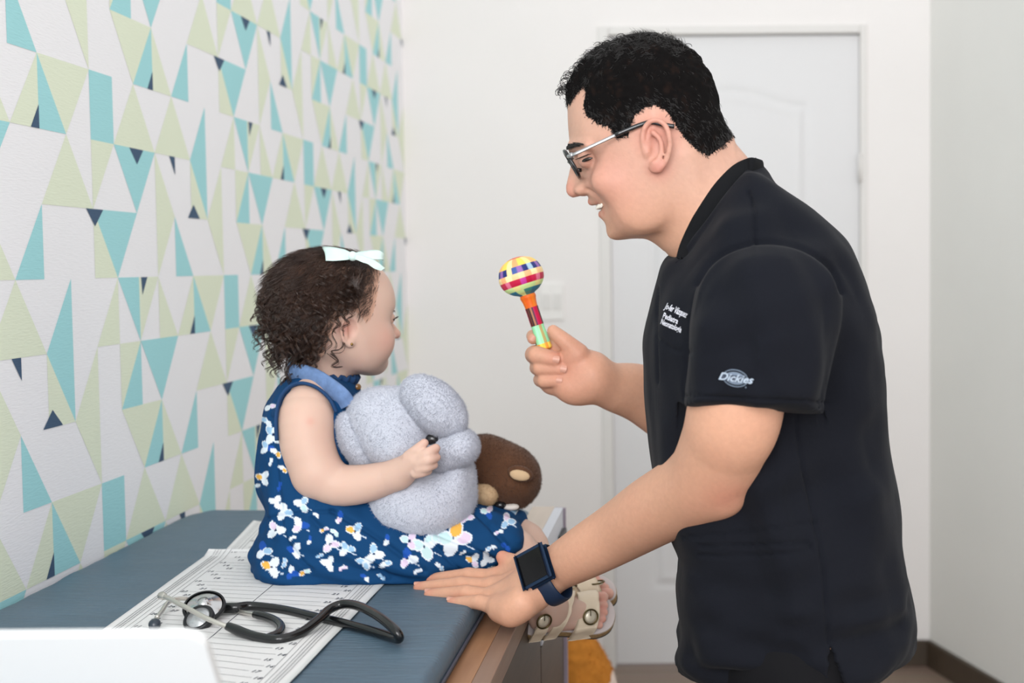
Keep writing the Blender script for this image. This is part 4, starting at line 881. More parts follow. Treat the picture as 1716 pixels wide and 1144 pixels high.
# ---------------------------------------------------------------- the little girl
YG = 1.84; GS = YG / F_PX
M_gskin = mat('fair child skin', (236, 196, 172), .5, spec=.3, sss=.15, attr='Col')
M_ghair = mat('brown curly hair', (62, 43, 34), .33, spec=.6, noise=(45, .5)); M_gcap = mat('brown hair base', (66, 50, 42), .8, spec=.1, attr='Col')
M_dress = weave(mat('navy floral cotton', (16, 62, 105), .85, spec=.15, attr='Col'), 500, .3, (1, 1, 1), .0005)
girl = thing('person', P(520, 960, 1.82), 'toddler girl in a navy floral dress sitting on the pad, hugging a grey koala', 'person')
H0 = [(70, 80), (88, 61), (99, 36), (102, 10), (99, -5), (95, -15), (97, -26), (105, -35), (110, -42), (107, -49), (99, -52), (98, -57), (101, -63), (96, -68), (98, -75), (92, -81), (93, -91), (89, -102), (76, -111), (55, -112), (30, -106), (0, -98), (-40, -82), (-78, -52), (-99, -12), (-103, 30), (-87, 70), (-52, 97), (-5, 106), (40, 99)]
H1 = [(69, 79), (86, 60), (97, 36), (100, 10), (96, -5), (90, -15), (92, -27), (98, -37), (99, -46), (94, -52), (95, -58), (98, -63), (93, -68), (95, -75), (90, -81), (91, -91), (87, -101), (75, -110), (54, -111), (30, -105), (0, -97), (-40, -81), (-77, -51), (-98, -12), (-102, 30), (-86, 69), (-51, 96), (-5, 105), (40, 98)]
H2 = [(64, 74), (80, 56), (91, 34), (95, 12), (92, 0), (86, -8), (84, -16), (87, -26), (90, -40), (88, -54), (87, -65), (83, -78), (77, -92), (66, -105), (50, -109), (25, -103), (0, -95), (-40, -78), (-74, -48), (-94, -11), (-98, 29), (-83, 66), (-49, 91), (-5, 100), (38, 93)]
H3 = [(52, 60), (66, 46), (77, 28), (80, 10), (78, -6), (76, -20), (80, -36), (80, -54), (71, -74), (57, -93), (40, -102), (15, -98), (-10, -88), (-42, -68), (-70, -40), (-84, -8), (-87, 28), (-73, 58), (-44, 79), (-5, 87), (30, 80)]
H4 = [(36, 44), (50, 30), (58, 8), (60, -15), (64, -38), (60, -57), (47, -76), (30, -87), (8, -80), (-20, -68), (-44, -48), (-64, -24), (-70, 6), (-66, 34), (-48, 56), (-15, 66), (15, 62)]
H5 = [(22, 22), (34, 2), (40, -25), (40, -50), (26, -66), (4, -60), (-22, -44), (-46, -14), (-50, 14), (-36, 36), (-8, 44)]
for _h in (H0, H1, H2, H3, H4):
    _h[:] = [(a, b if b < 50 else 50 + (b - 50) * .86) for a, b in _h]
ga = math.radians(36.5); GF = np.array([math.cos(ga), math.sin(ga), 0]); GL = np.array([math.sin(ga), -math.cos(ga), 0]); GC = P(563, 519, YG)
tilt = math.radians(-2)
def g2w(p):
    """head-local (forward, towards camera, up) metres -> world"""
    p = np.atleast_2d(p); c, s_ = math.cos(tilt), math.sin(tilt); u = p[:, 0] * c - p[:, 2] * s_; z = p[:, 0] * s_ + p[:, 2] * c
    return GC + u[:, None] * GF + p[:, 1:2] * GL + z[:, None] * np.array([0, 0, 1.])
def girl_head():
    Fd = Field([-.11, -.10, -.17], [.115, .10, .11], .0018)
    W_ = [0, .009, .024, .044, .058, .067]; H = [H0, H1, H2, H3, H4, H5]; sc = lambda l: catmull(np.array(l, float), 4, closed=True) * GS
    Fd.loft([(-w, sc(h)) for w, h in zip(W_[::-1], H[::-1])] + [(w, sc(h)) for w, h in zip(W_[1:], H[1:])], k=.002, smooth=2, end=4, blur=.005)
    q = lambda u, v, w: np.array([u * GS, w, v * GS])
    Fd.ell(q(108, -42, 0), .0066, k=.004); Fd.cap(q(96, -22, 0), q(107, -38, 0), .004, .0055, k=.004)
    for s_ in (1, -1):
        Fd.ell(q(98, -46, s_ * .007), [.0055, .0045, .0042], k=.003); Fd.ell(q(52, -54, s_ * .039), [.024, .020, .025], k=.018)
        Fd.ell(q(90, -14, s_ * .024), [.010, .010, .006], k=.006, op='s'); Fd.ell(q(84, -13, s_ * .023), .0085, k=.003)
        Fd.cap(q(94, -17, s_ * .015), q(86, -15, s_ * .034), .0007, .0007, k=.0015, op='s')
        Fd.cap(q(100, -65, 0), q(88, -58, s_ * .022), .0012, .0010, k=.003, op='s')
        # ear
        w0 = .066; E_ = lambda u, v, w=0.0: q(u, v, s_ * (w0 + w))
        Fd.ell(E_(-9, -33), [.0135, .006, .0215], k=.005); Fd.ell(E_(-6, -31, .007), [.0095, .006, .0150], k=.003, op='s')
        rim = catmull([(6, -28), (8, -16), (0, -9), (-13, -10), (-22, -22), (-23, -36), (-16, -50), (-6, -56)], 4); wz = np.interp(np.linspace(0, 1, len(rim)), [0, .4, .7, 1], [.000, .006, .009, .002])
        Fd.chain([E_(a, b, c) for (a, b), c in zip(rim, wz)], [.0024] * len(rim), k=.003); Fd.ell(E_(-4, -53, .001), [.006, .0035, .006], k=.004)
        Fd.cap(E_(-14, -22, .005), E_(-12, -42, .004), .0023, .0023, k=.003)
    Fd.chain([q(-8, -80, 0), q(-22, -125, 0)], [.035, .034], k=.02)
    v, f = Fd.mesh(2); return v, f
ghl, ghq = girl_head(); ghv = g2w(ghl)

def girl_limbs():
    Fd = Field([-.64, 1.66, .84], [-.18, 1.94, 1.18], .0018)
    Fd.chain([P(520, 668, 1.765), P(514, 700, 1.742), P(516, 745, 1.732), P(530, 788, 1.727)], [.030, .0380, .0370, .0345], k=.01, fine=3)
    Fd.chain([P(533, 796, 1.727), P(566, 812, 1.725), P(606, 811, 1.722), P(646, 801, 1.715), P(668, 794, 1.708)], [.0325, .0292, .0270, .0232, .0198], k=.010, fine=3)
    # hand on the koala
    Fd.chain([P(668, 794, 1.708), P(684, 782, 1.698), P(698, 770, 1.690)], [.0195, .0185, .0165], k=.010)
    Fd.chain([P(686, 766, 1.688), P(698, 754, 1.682), P(711, 742, 1.684)], [.0098, .0076, .0060], k=.002, fine=4)      # thumb side finger
    Fd.chain([P(702, 768, 1.682), P(717, 759, 1.677), P(730, 751, 1.684)], [.0092, .0077, .0064], k=.002, fine=4)
    Fd.chain([P(704, 776, 1.680), P(719, 770, 1.675), P(731, 766, 1.684)], [.0088, .0075, .0062], k=.0015, fine=4)
    Fd.chain([P(703, 785, 1.681), P(716, 782, 1.677), P(727, 779, 1.685)], [.0084, .0070, .0058], k=.0015, fine=4)
    Fd.chain([P(697, 792, 1.684), P(709, 791, 1.681), P(718, 789, 1.688)], [.0080, .0064, .0054], k=.0015, fine=4)
    # trunk and neck root under the dress
    Fd.cap(P(548, 640, 1.84), P(530, 700, 1.83), .036, .046, k=.02); Fd.cap(P(530, 700, 1.83), P(508, 900, 1.83), .046, .048, k=.02); Fd.cap(P(525, 690, 1.78), P(535, 690, 1.88), .026, .026, k=.03)
    return Fd.mesh(1)
glv, glq = girl_limbs()
# feet: each in its own frame (forward, side, up)
def foot_frame(side):
    if side > 0:   # near (right) foot
        F_ = unit(P(1018, 1018, 1.80) - P(892, 1034, 1.755)); U_ = unit(np.array([.12, -.74, .66]))
    else:
        F_ = unit(P(1016, 985, 1.86) - P(905, 1010, 1.83)); U_ = unit(np.array([.05, -.55, .83]))
    U_ = unit(U_ - F_ * (U_ @ F_)); S_ = np.cross(F_, U_); return F_, S_, U_      # S_ points to the camera side
FO = {1: P(884, 1044, 1.765), -1: P(886, 1012, 1.845)}
def foot_pt(side, l, s_, h):
    F_, S_, U_ = foot_frame(side); return FO[side] + F_ * l + S_ * s_ + U_ * h
S_DN = foot_frame(1)[1]
sgn = 1 if S_DN[2] < 0 else -1
def girl_feet():
    out = []
    for side in (1, -1):
        q = lambda l, s_, h: foot_pt(side, l, s_ * sgn * side, h)
        lo = np.minimum(P(860, 1100, 1.70), P(860, 860, 1.70)) - .03; hi = np.maximum(P(1050, 940, 1.95), P(1050, 1100, 1.95)) + .03
        Fd = Field([-.28, 1.68, .70], [-.06, 1.96, .98], .0016)
        ank = q(.026, 0, .045)
        kn = P(850, 915, 1.775) if side > 0 else P(866, 903, 1.87)
        Fd.chain([P(760, 905, 1.79 if side > 0 else 1.86), kn, kn * .5 + ank * .5 + (.004, 0, .0), ank], [.036, .033, .029, .0225], k=.015, fine=4)
        Fd.cap(q(.014, 0, .017), q(.028, 0, .034), .017, .022, k=.010)
        Fd.cap(q(.030, 0, .028), q(.078, .002, .017), .023, .0165, k=.012)
        for s_ in (-.012, 0, .012): Fd.cap(q(.020, s_ * .6, .014), q(.084, s_ * 1.1, .013), .0135, .0115, k=.012)
        for i, (s_, l, r) in enumerate(((-.0215, .117, .0085), (-.0085, .116, .0062), (.0025, .113, .0060), (.0125, .108, .0057), (.0215, .101, .0055))):
            Fd.chain([q(.088, s_ * .85, .012), q(l - .012, s_, .0125), q(l, s_, .0085)], [r * .95, r * .85, r], k=.0025)
        out.append(Fd.mesh(1))
    return out
(f1v, f1q), (f2v, f2q) = girl_feet()
v, f = join_np([(ghv, [ghq]), (glv, [glq]), (f1v, [f1q]), (f2v, [f2q])])
gq = lambda u, vv, w: g2w(np.array([[u * GS, w, vv * GS]]))[0]
gsp = [(gq(66, -50, .06), .026, .35), (gq(108, -43, 0), .010, .4), (gq(-14, -30, .07), .012, .6), (gq(98, -68, 0), .012, .9), (P(708, 743, 1.69), .010, .6), (P(728, 756, 1.69), .014, .5), (P(596, 704, 1.70), .0, 0), (P(520, 706, 1.705), .006, .35)]
gsp += [(foot_pt(1, .11, s_ * sgn, .01), .016, .7) for s_ in (-.02, 0, .02)] + [(foot_pt(1, .05, .02 * sgn, .0), .02, .5)] + [(foot_pt(-1, .11, s_, .01), .016, .7) for s_ in (-.02, 0, .02)]
gsp = [s_ for s_ in gsp if s_[1] > 0]
gcol = skin_colour(v, (214, 180, 163), (210, 134, 120), gsp)
gbody = mesh_np('body', v, f, M_gskin, girl, col=gcol)

# hair
GH = [(64, 92), (66, 78), (60, 62), (50, 44), (44, 22), (38, 4), (30, -14), (20, -22), (12, -12), (0, -2), (-18, -4), (-31, -20), (-36, -48), (-38, -74), (-50, -92), (-120, -80), (-130, 40), (-90, 110), (0, 130)]
def girl_hair():
    rs = np.random.RandomState(11); nl = normals(ghl, ghq); sd = polydist(ghl[:, [0, 2]] / GS, GH) * GS
    keep = sd < 0; kq = keep[ghq].all(1); q = ghq[kq]; used = np.unique(q); mp = -np.ones(len(ghl), int); mp[used] = np.arange(len(used))
    th = np.clip(-sd[used] / .035, 0, 1) ** 1.5 * .0035; back = np.clip((-ghl[used, 0]) / .08, 0, 1)
    vl = ghl[used] + nl[used] * (th + back * .005 * (1 + noise(ghl[used], .012, 2)))[:, None]
    bald = np.exp(-((ghl[used] - [.004, .045, .052]) ** 2 * [.5, .2, 3]).sum(1) / .018 ** 2)[:, None] * .6 + (np.clip(1 + sd[used] / np.where(ghl[used, 0] > 0, .042, .02), 0, 1) ** 1.2 * 1.0)[:, None]
    cc = np.array(lin((64, 46, 38))) * (1 - np.clip(bald, 0, .97)) + np.array(lin((214, 170, 148))) * np.clip(bald, 0, .97)
    cap = mesh_np('hair', g2w(vl), [mp[q]], M_gcap, gbody, col=cc)
    idx = np.where(keep & (sd < -.002))[0]; fr = lambda n: rs.choice(idx, n)
    # lying hair combed back and down from the front
    N_ = 9000; s = fr(N_); root = ghl[s] + nl[s] * .002; n = nl[s]; L_ = rs.uniform(.018, .045, N_) * np.clip(-sd[s] / .02, .25, 1); hid = (rs.rand(N_) > np.clip(-sd[s] / .026, .15, 1)) & (ghl[s, 0] > 0); root = root - n * (hid * .02)[:, None]; seg = 12; t = np.linspace(0, 1, seg)
    part = np.array([.01, 0, .06]); d = np.stack([-.75 - .3 * rs.rand(N_), np.zeros(N_), -.55 - .5 * rs.rand(N_)], 1); d[:, 0] += np.clip(root[:, 0] / .06, 0, 1) * .5
    side_ = np.sign(root[:, 1]); pts = [root + n * .002]; cur = pts[0].copy(); ph = noise(root, .016, 5) * 5
    for k in range(1, seg):
        dd = d - n * (d * n).sum(1)[:, None]; dd /= np.linalg.norm(dd, axis=1)[:, None]
        sv_ = np.cross(n, dd); cur = cur + (dd + sv_ * (.55 * np.sin(ph + k * .8))[:, None] + n * (.12 + .25 * np.clip(-root[:, :1] / .08, 0, 1))) * (L_ / seg)[:, None]
        # follow the skull
        r0 = np.linalg.norm(cur * [1, 1.25, 1], axis=1); n = n * .85 + .15 * unitrows(cur * [1, 1.5, 1]); n = unitrows(n); pts.append(cur.copy())
    v_, f_ = strands_np(g2w(np.stack(pts, 1).reshape(-1, 3)).reshape(N_, seg, 3), .00034); mesh_np('combed_hair', v_, [f_], M_ghair, cap)
    # curls: helical locks, big at the back and nape
    locks = []; cand = np.where(keep & (ghl[:, 0] < -.005) & (sd < -.006))[0]
    seg = 34; t = np.linspace(0, 1, seg)
    for i in range(300):
        j = rs.choice(cand); p0 = ghl[j]; n0 = nl[j]; b = np.clip(-p0[0] / .09, 0, 1); Ln = rs.uniform(.022, .046) + .014 * (p0[2] < 0) * rs.rand()
        out = unit(n0 * (.7 + .5 * b) + np.array([-.25, 0, -.15])); dn = unit(np.array([-.25 * rs.rand(), rs.uniform(-.2, .2), -1.])); turns = rs.uniform(1.2, 2.4); R_ = rs.uniform(.0032, .0068); a0 = rs.rand() * 6.28
        base = p0 + out * (.010 * np.sin(np.clip(t * 1.6, 0, 1) * 1.57))[:, None] + (out * .20 + dn * .85)[None] * (Ln * t)[:, None]
        e1 = unit(np.cross(dn, n0) + .01); e2 = np.cross(dn, e1)
        for m_ in range(7):
            da = rs.uniform(-.22, .22); R2 = R_ * rs.uniform(.85, 1.12); w = np.clip(t * 3, 0, 1)
            locks.append(base + rs.randn(3) * .0009 + (w * R2)[:, None] * (np.cos(a0 + da + turns * 6.28 * t)[:, None] * e1 + np.sin(a0 + da + turns * 6.28 * t)[:, None] * e2))
    L2_ = np.array(locks); LOOSE = [strands_np(g2w(L2_.reshape(-1, 3)).reshape(len(L2_), seg, 3), .00036, .00018)]
    # the locks the photo shows one by one: px path, depth offset
    sing = []
    def lock(path, w, n=5, spread=2.0):
        L_ = catmull(path, 7)
        for _ in range(n):
            o = rs.randn(2) * spread; k = np.linspace(1, .3, len(L_))[:, None]; sing.append(np.array([P(a, b, YG - w + .002 * rs.randn()) for a, b in L_ + o * k]))
    for path, w in (([(553, 560), (560, 575), (548, 586), (560, 598), (566, 604), (556, 612), (563, 615), (574, 614)], .055), ([(573, 552), (576, 575), (570, 585), (556, 588), (563, 598), (567, 606), (558, 612)], .068),
                    ([(524, 580), (522, 596), (530, 606), (540, 612), (538, 618), (524, 618)], .03), ([(500, 585), (492, 598), (500, 606), (510, 604)], .02), ([(590, 495), (600, 510), (604, 525), (600, 540)], .064), ([(582, 488), (592, 500), (588, 512)], .06)):
        lock(path, w)
    for q in range(30):   # frizz outline at the back
        a = rs.uniform(100, 250); c = np.array([540 + 92 * math.cos(math.radians(a)), 515 - 86 * math.sin(math.radians(a))]); r = rs.uniform(4, 9); tt = np.linspace(0, rs.uniform(3, 8), 14); lock([(c[0] + r * math.cos(x + q) - x * 1.0, c[1] + r * math.sin(x + q) + x * 1.5) for x in tt], rs.uniform(-.03, .04), 2, 1.0)
    m_ = max(len(s_) for s_ in sing); res = []
    for s_ in sing:
        u = np.linspace(0, 1, len(s_)); uu = np.linspace(0, 1, 40); res.append(np.stack([np.interp(uu, u, s_[:, i]) for i in range(3)], 1))
    v_, f_ = strands_np(np.array(res), .00042, .0002, sides=4); LOOSE.append((v_, f_))
    a_, b_ = join_np([(a, [b]) for a, b in LOOSE]); mesh_np('curls', a_, b_, M_ghair, cap)
    # the dark tuft gathered under the bow
    tuft = []
    for i in range(500):
        w = rs.uniform(-.012, .050); a = np.array([596, 438]) + rs.randn(2) * [9, 3]; mid = np.array([600 - rs.rand() * 16, 465]) + rs.randn(2) * 3; end_ = np.array([598 - rs.rand() * 14, 490]) + rs.randn(2) * 4
        L_ = catmull([a, (a + mid) / 2 + [3, 0], mid, end_, end_ + [-5 * rs.rand(), -4 * rs.rand()]], 4); dep = np.interp(np.linspace(0, 1, len(L_)), [0, .5, 1], [.030, .056, .064]) * (.9 + .15 * rs.rand())
        tuft.append(np.array([P(x, y, YG - d_) for (x, y), d_ in zip(L_, dep)]))
    v_, f_ = strands_np(np.array(tuft), .00042, .0002); mesh_np('gathered_lock', v_, [f_], M_ghair, cap)
def unitrows(a): return a / (np.linalg.norm(a, axis=1)[:, None] + 1e-9)
girl_hair()
rs = np.random.RandomState(4)
for s_ in (1, -1):
    lz = []
    for i in range(60):
        u = rs.rand(); o = gq(93.5 - 6 * u, -14.5 + 1.0 * rs.rand(), s_ * (.017 + .015 * u)); d = GF * .0065 + GL * s_ * .003 * u + np.array([0, 0, .0008]); t = np.linspace(0, 1, 5)[:, None]; lz.append(o + d * t + np.array([0, 0, .0025]) * t ** 2)
    short_hairs('eyelashes', lz, gbody, M_ghair, .00035)
    tube('eye', [gq(93, -16, s_ * .017), gq(92, -15.6, s_ * .023), gq(88, -15.6, s_ * .031)], .0013, M_iris, gbody, sides=8)
    lz = []
    for i in range(24):
        u = rs.rand(); o = gq(97 - 10 * u, -3 + 3 * u * (1 - u) * 2 + rs.rand() * 2, s_ * (.012 + .026 * u)); d = GL * s_ * .003 - GF * .0035 + np.array([0, 0, .0002]); t = np.linspace(0, 1, 4)[:, None]; lz.append(o + d * t)
    short_hairs('eyebrow', lz, gbody, M_ghair, .00025)
ear_ = thing('earring', gq(-4, -54, .072), 'tiny gold stud earring in the little girl\'s ear', 'earring')
bm = bmesh.new(); bmesh.ops.create_uvsphere(bm, u_segments=12, v_segments=8, radius=.0021, matrix=Matrix.Translation(Vector(gq(-4, -54, .0715)))); bm_obj('stud', bm, mat('gold', (150, 120, 70), .3, metal=1), ear_, smooth=True)

# bow
M_bow = weave(mat('mint white cotton ribbon', (216, 238, 232), .85), 300, .3, (1, 1, 1), .0005)
bow = thing('hair_bow', P(590, 430, 1.80), 'pale mint fabric bow tied on top of the little girl\'s hair', 'hair bow')
def ribbon(name, rows, m, parent, th=.0009):
    """rows: list of (top point, bottom point); a two sided strip of cloth"""
    a = catmull(np.array([r[0] for r in rows]), 6); b = catmull(np.array([r[1] for r in rows]), 6); k = 8; n = len(a)
    g = np.linspace(0, 1, k)[None, :, None]; S_ = a[:, None] * (1 - g) + b[:, None] * g; S_ = S_.reshape(-1, 3); S_ = S_ + .0012 * np.stack([noise(S_, .01, i) for i in (1, 2, 3)], 1)
    I, J = np.meshgrid(np.arange(n - 1), np.arange(k - 1), indexing='ij'); f = np.stack([I * k + J, (I + 1) * k + J, (I + 1) * k + J + 1, I * k + J + 1], -1).reshape(-1, 4)
    nn = normals(S_, f); v = np.vstack([S_ + nn * th / 2, S_ - nn * th / 2]); o = len(S_)
    e = [(i * k, (i + 1) * k) for i in range(n - 1)] + [((i + 1) * k - 1 + k, (i + 1) * k - 1) for i in range(n - 1)] + [(j + 1, j) for j in range(k - 1)] + [((n - 1) * k + j, (n - 1) * k + j + 1) for j in range(k - 1)]
    fe = np.array([(a_, b_, b_ + o, a_ + o) for a_, b_ in e]); return mesh_np(name, v, [np.vstack([f, f[:, ::-1] + o, fe])], m, parent)
Yb = 1.785
ribbon('loop', [(P(590, 424, Yb), P(592, 434, Yb)), (P(568, 415, Yb - .012), P(570, 436, Yb - .012)), (P(545, 413, Yb - .010), P(548, 437, Yb - .010)), (P(542, 414, Yb), P(550, 436, Yb)), (P(560, 417, Yb + .010), P(566, 434, Yb + .008)), (P(588, 424, Yb + .004), P(592, 432, Yb + .004))], M_bow, bow)
ribbon('loop', [(P(590, 425, Yb), P(592, 433, Yb)), (P(610, 420, Yb - .010), P(612, 434, Yb - .010)), (P(634, 419, Yb - .004), P(638, 434, Yb - .004)), (P(642, 428, Yb + .006), P(640, 436, Yb + .006)), (P(616, 422, Yb + .012), P(612, 433, Yb + .010)), (P(592, 426, Yb + .004), P(592, 432, Yb + .004))], M_bow, bow)
ribbon('tail', [(P(594, 426, Yb - .004), P(590, 434, Yb - .004)), (P(616, 430, Yb - .012), P(608, 439, Yb - .012)), (P(634, 440, Yb - .010), P(626, 448, Yb - .010)), (P(645, 450, Yb - .006), P(639, 454, Yb - .006))], M_bow, bow)
ribbon('tail', [(P(588, 426, Yb + .004), P(590, 434, Yb + .004)), (P(572, 424, Yb + .014), P(572, 436, Yb + .014)), (P(552, 420, Yb + .020), P(554, 436, Yb + .020))], M_bow, bow)
bm = bmesh.new(); bmesh.ops.create_uvsphere(bm, u_segments=16, v_segments=12, radius=1, matrix=Matrix.Translation(Vector(P(591, 429, Yb - .004))) @ Matrix.Diagonal((.0065, .0060, .0070, 1))); bm_obj('knot', bm, M_bow, bow, smooth=True)

# dress
def dress():
    G0 = [(497, 622), (540, 622), (572, 632), (592, 642), (606, 660), (600, 700), (610, 760), (640, 800), (720, 832), (790, 840), (845, 856), (868, 874), (870, 900), (854, 950), (800, 1010), (430, 1010), (423, 940), (431, 900), (447, 868), (436, 840), (427, 808), (431, 764), (438, 720), (444, 680), (464, 650)]
    G1 = [(500, 630), (535, 634), (570, 648), (588, 690), (596, 740), (606, 790), (650, 818), (730, 838), (800, 852), (850, 868), (872, 884), (866, 935), (720, 990), (640, 1010), (440, 1010), (421, 945), (423, 920), (435, 882), (450, 860), (440, 830), (431, 790), (436, 730), (447, 690), (468, 655)]
    G2 = [(470, 690), (500, 664), (535, 676), (556, 720), (566, 790), (620, 848), (700, 872), (780, 884), (862, 898), (858, 935), (718, 985), (640, 1005), (450, 1005), (428, 955), (430, 915), (448, 872), (446, 800), (455, 730)]
    G3 = [(468, 905), (520, 880), (600, 892), (680, 920), (722, 950), (722, 966), (690, 990), (640, 1000), (470, 1000), (452, 948)]
    Fd = Field([-.68, 1.66, .86], [-.20, 2.02, 1.22], .0019); X_ = lambda g, Y: XZ(catmull(np.array(g, float), 3, closed=True), Y)
    far = lambda g, Y: X_(g, Y)
    Fd.loft([(1.700, X_(G3, 1.705)), (1.728, X_(G2, 1.728)), (1.765, X_(G1, 1.765)), (1.83, X_(G0, 1.83)), (1.885, X_(G1, 1.80)), (1.925, X_(G2, 1.80)), (1.95, X_(G3, 1.80))], k=.002, smooth=2, end=4, blur=.007)
    # folds before trimming against the pad
    Fd.cap(P(520, 668, 1.72), P(514, 700, 1.70), .040, .040, k=.004, op='s')
    Fd.put(lambda x, y, z: (ZT + .0018 - z) + 0 * x + 0 * y, [-.7, 1.6, .8], [-.1, 2.1, 1.0], k=.006, op='i')
    v, q = Fd.mesh(1); n = normals(v, q); low = np.clip((P(600, 850, YG)[2] - v[:, 2]) / .04, 0, 1) * np.clip((v[:, 2] - ZT - .001) / .012, 0, 1)
    u = v[:, 0] * .35 + v[:, 2]; fo = low * (noise(np.stack([v[:, 0] * .15, v[:, 1] * .3, v[:, 2] + v[:, 0] * .30], 1), .017, 3) * .0085) + (1 - low) * .0030 * noise(v * [1, 1, .4], .016, 6) + low * .002 * noise(v, .03, 8)
    v = v + n * fo[:, None]; n = normals(v, q)
    for line, wd, dp in (([(556, 856), (620, 892), (665, 925), (712, 958)], 5, .0050), ([(520, 868), (560, 905), (620, 945), (650, 966)], 5, .0045), ([(640, 862), (720, 888), (790, 918), (826, 940)], 5, .0045), ([(790, 850), (820, 880), (850, 915)], 5, .0060), ([(470, 870), (480, 910), (520, 955)], 5, .0045), ([(448, 868), (500, 860), (560, 856)], 3, .0030), ([(455, 700), (462, 780), (470, 850)], 4, .0035), ([(690, 880), (740, 925), (770, 955)], 4, .0035)):
        v = push(v, n, line, 1.84, wd, dp)
    return v, q
FL = [(760, 901, 30, 0, 'pwmo'), (711, 915, 24, 3, 'mwm'), (683, 936, 17, 2, 'pbw'), (781, 866, 13, 0, 'p'), (686, 906, 16, 1, 'pm'), (723, 897, 15, 4, 'm'), (817, 858, 12, 1, 'bmp'), (822, 916, 9, 0, 'wl'), (793, 939, 13, 1, 'pow'), (815, 937, 13, 2, 'www'), (850, 873, 14, 2, 'lpl'), (849, 915, 10, 1, 'b'), (822, 951, 8, 0, 'm'), (835, 890, 8, 0, 'wp'),
      (462, 841, 12, 1, 'ww'), (476, 858, 15, 2, 'wwl'), (503, 880, 15, 0, 'bpw'), (506, 845, 14, 1, 'mwl'), (543, 886, 8, 0, 'po'), (562, 891, 9, 1, 'm'), (553, 911, 16, 2, 'pwp'), (581, 920, 14, 0, 'lwl'), (571, 867, 11, 2, 'pb'), (595, 890, 16, 1, 'wol'), (627, 928, 17, 2, 'wlw'), (645, 943, 11, 0, 'lw'), (550, 944, 13, 1, 'ww'), (574, 950, 8, 0, 'p'), (611, 941, 14, 3, 'lw'),
      (494, 922, 14, 1, 'wb'), (462, 888, 16, 0, 'wwp'), (441, 922, 15, 2, 'wbl'), (455, 950, 18, 1, 'wow'), (489, 960, 12, 2, 'bw'), (510, 957, 10, 0, 'mo'), (478, 943, 9, 2, 'l'), (613, 966, 9, 1, 'wb'), (428, 813, 8, 0, 'wl'), (441, 801, 13, 1, 'wow'), (447, 750, 12, 0, 'bwl'), (458, 728, 17, 2, 'wlww'), (464, 757, 11, 1, 'ow'), (475, 784, 9, 1, 'ow'), (452, 680, 10, 0, 'pw'), (448, 705, 11, 1, 'wl'), (455, 774, 7, 2, 'w'),
      (531, 862, 6, 1, 'w'), (650, 905, 10, 2, 'wb'), (700, 955, 8, 0, 'w'), (738, 948, 9, 1, 'lw'), (760, 962, 7, 1, 'p'), (640, 965, 8, 1, 'l'), (520, 905, 8, 2, 'wb'), (535, 930, 7, 0, 'l'), (660, 870, 9, 0, 'wp'), (590, 700, 8, 0, 'w'), (470, 815, 8, 2, 'b'), (490, 900, 7, 0, 'w'), (775, 925, 6, 0, 'w'), (735, 870, 10, 0, 'pl'), (640, 850, 9, 1, 'wl')]
CC = {'w': (226, 234, 242), 'p': (226, 206, 228), 'l': (160, 196, 226), 'm': (198, 226, 228), 'b': (34, 84, 172), 'o': (240, 182, 84)}
def flowers(pr, base):
    col = np.tile(np.array(lin(base)), (len(pr), 1))
    for x, y, r, rot, pal in FL:
        near = np.where((np.abs(pr[:, 0] - x) < r * 1.5) & (np.abs(pr[:, 1] - y) < r * 1.5))[0]
        if not len(near): continue
        q = pr[near]; k = len(pal); np_ = max(k, 2) if r < 12 else max(k, 3)
        for i in range(np_):
            a = rot * 1.1 + i * 6.283 / max(np_, 3) + (.3 if i % 2 else 0); c = np.array([x + math.cos(a) * r * .52, y + math.sin(a) * r * .52]); d = np.array([math.cos(a), math.sin(a)])
            e = (q - c) @ d / (r * .56); g = (q - c) @ np.array([-d[1], d[0]]) / (r * .40); g = g * (1 + .12 * e); rr = e ** 2 + g ** 2
            ch = pal[i % k]; out = rr < 1; inn = rr < .62
            col[near[out]] = lin(CC['b'] if ch == 'b' else CC['w']); col[near[inn]] = lin(CC[ch])
            if ch == 'o': col[near[inn & (e > -.2) & (rr < .4)]] = lin(CC['o'])
        if r > 15: col[near[((q - [x, y]) ** 2).sum(1) < 5]] = lin((20, 40, 80))
        st = (np.abs((q[:, 0] - x) * .5 - (q[:, 1] - y) + 2) < 1.0) & (np.hypot(q[:, 0] - x, q[:, 1] - y) > r * .8) & (np.hypot(q[:, 0] - x, q[:, 1] - y) < r * 1.35) & (q[:, 0] > x)
        if r > 13: col[near[st]] = lin((200, 214, 230))
    return col
dv, dq = dress()
pr = project(dv); back = dv[:, 1] > 1.84; pb = project(np.stack([dv[:, 0], 1.76 + 0 * dv[:, 1], dv[:, 2]], 1)); pr[back] = pb[back]
dcol = flowers(pr, (17, 64, 108))
dr_o = mesh_np('dress', dv, [dq], M_dress, gbody, col=dcol)
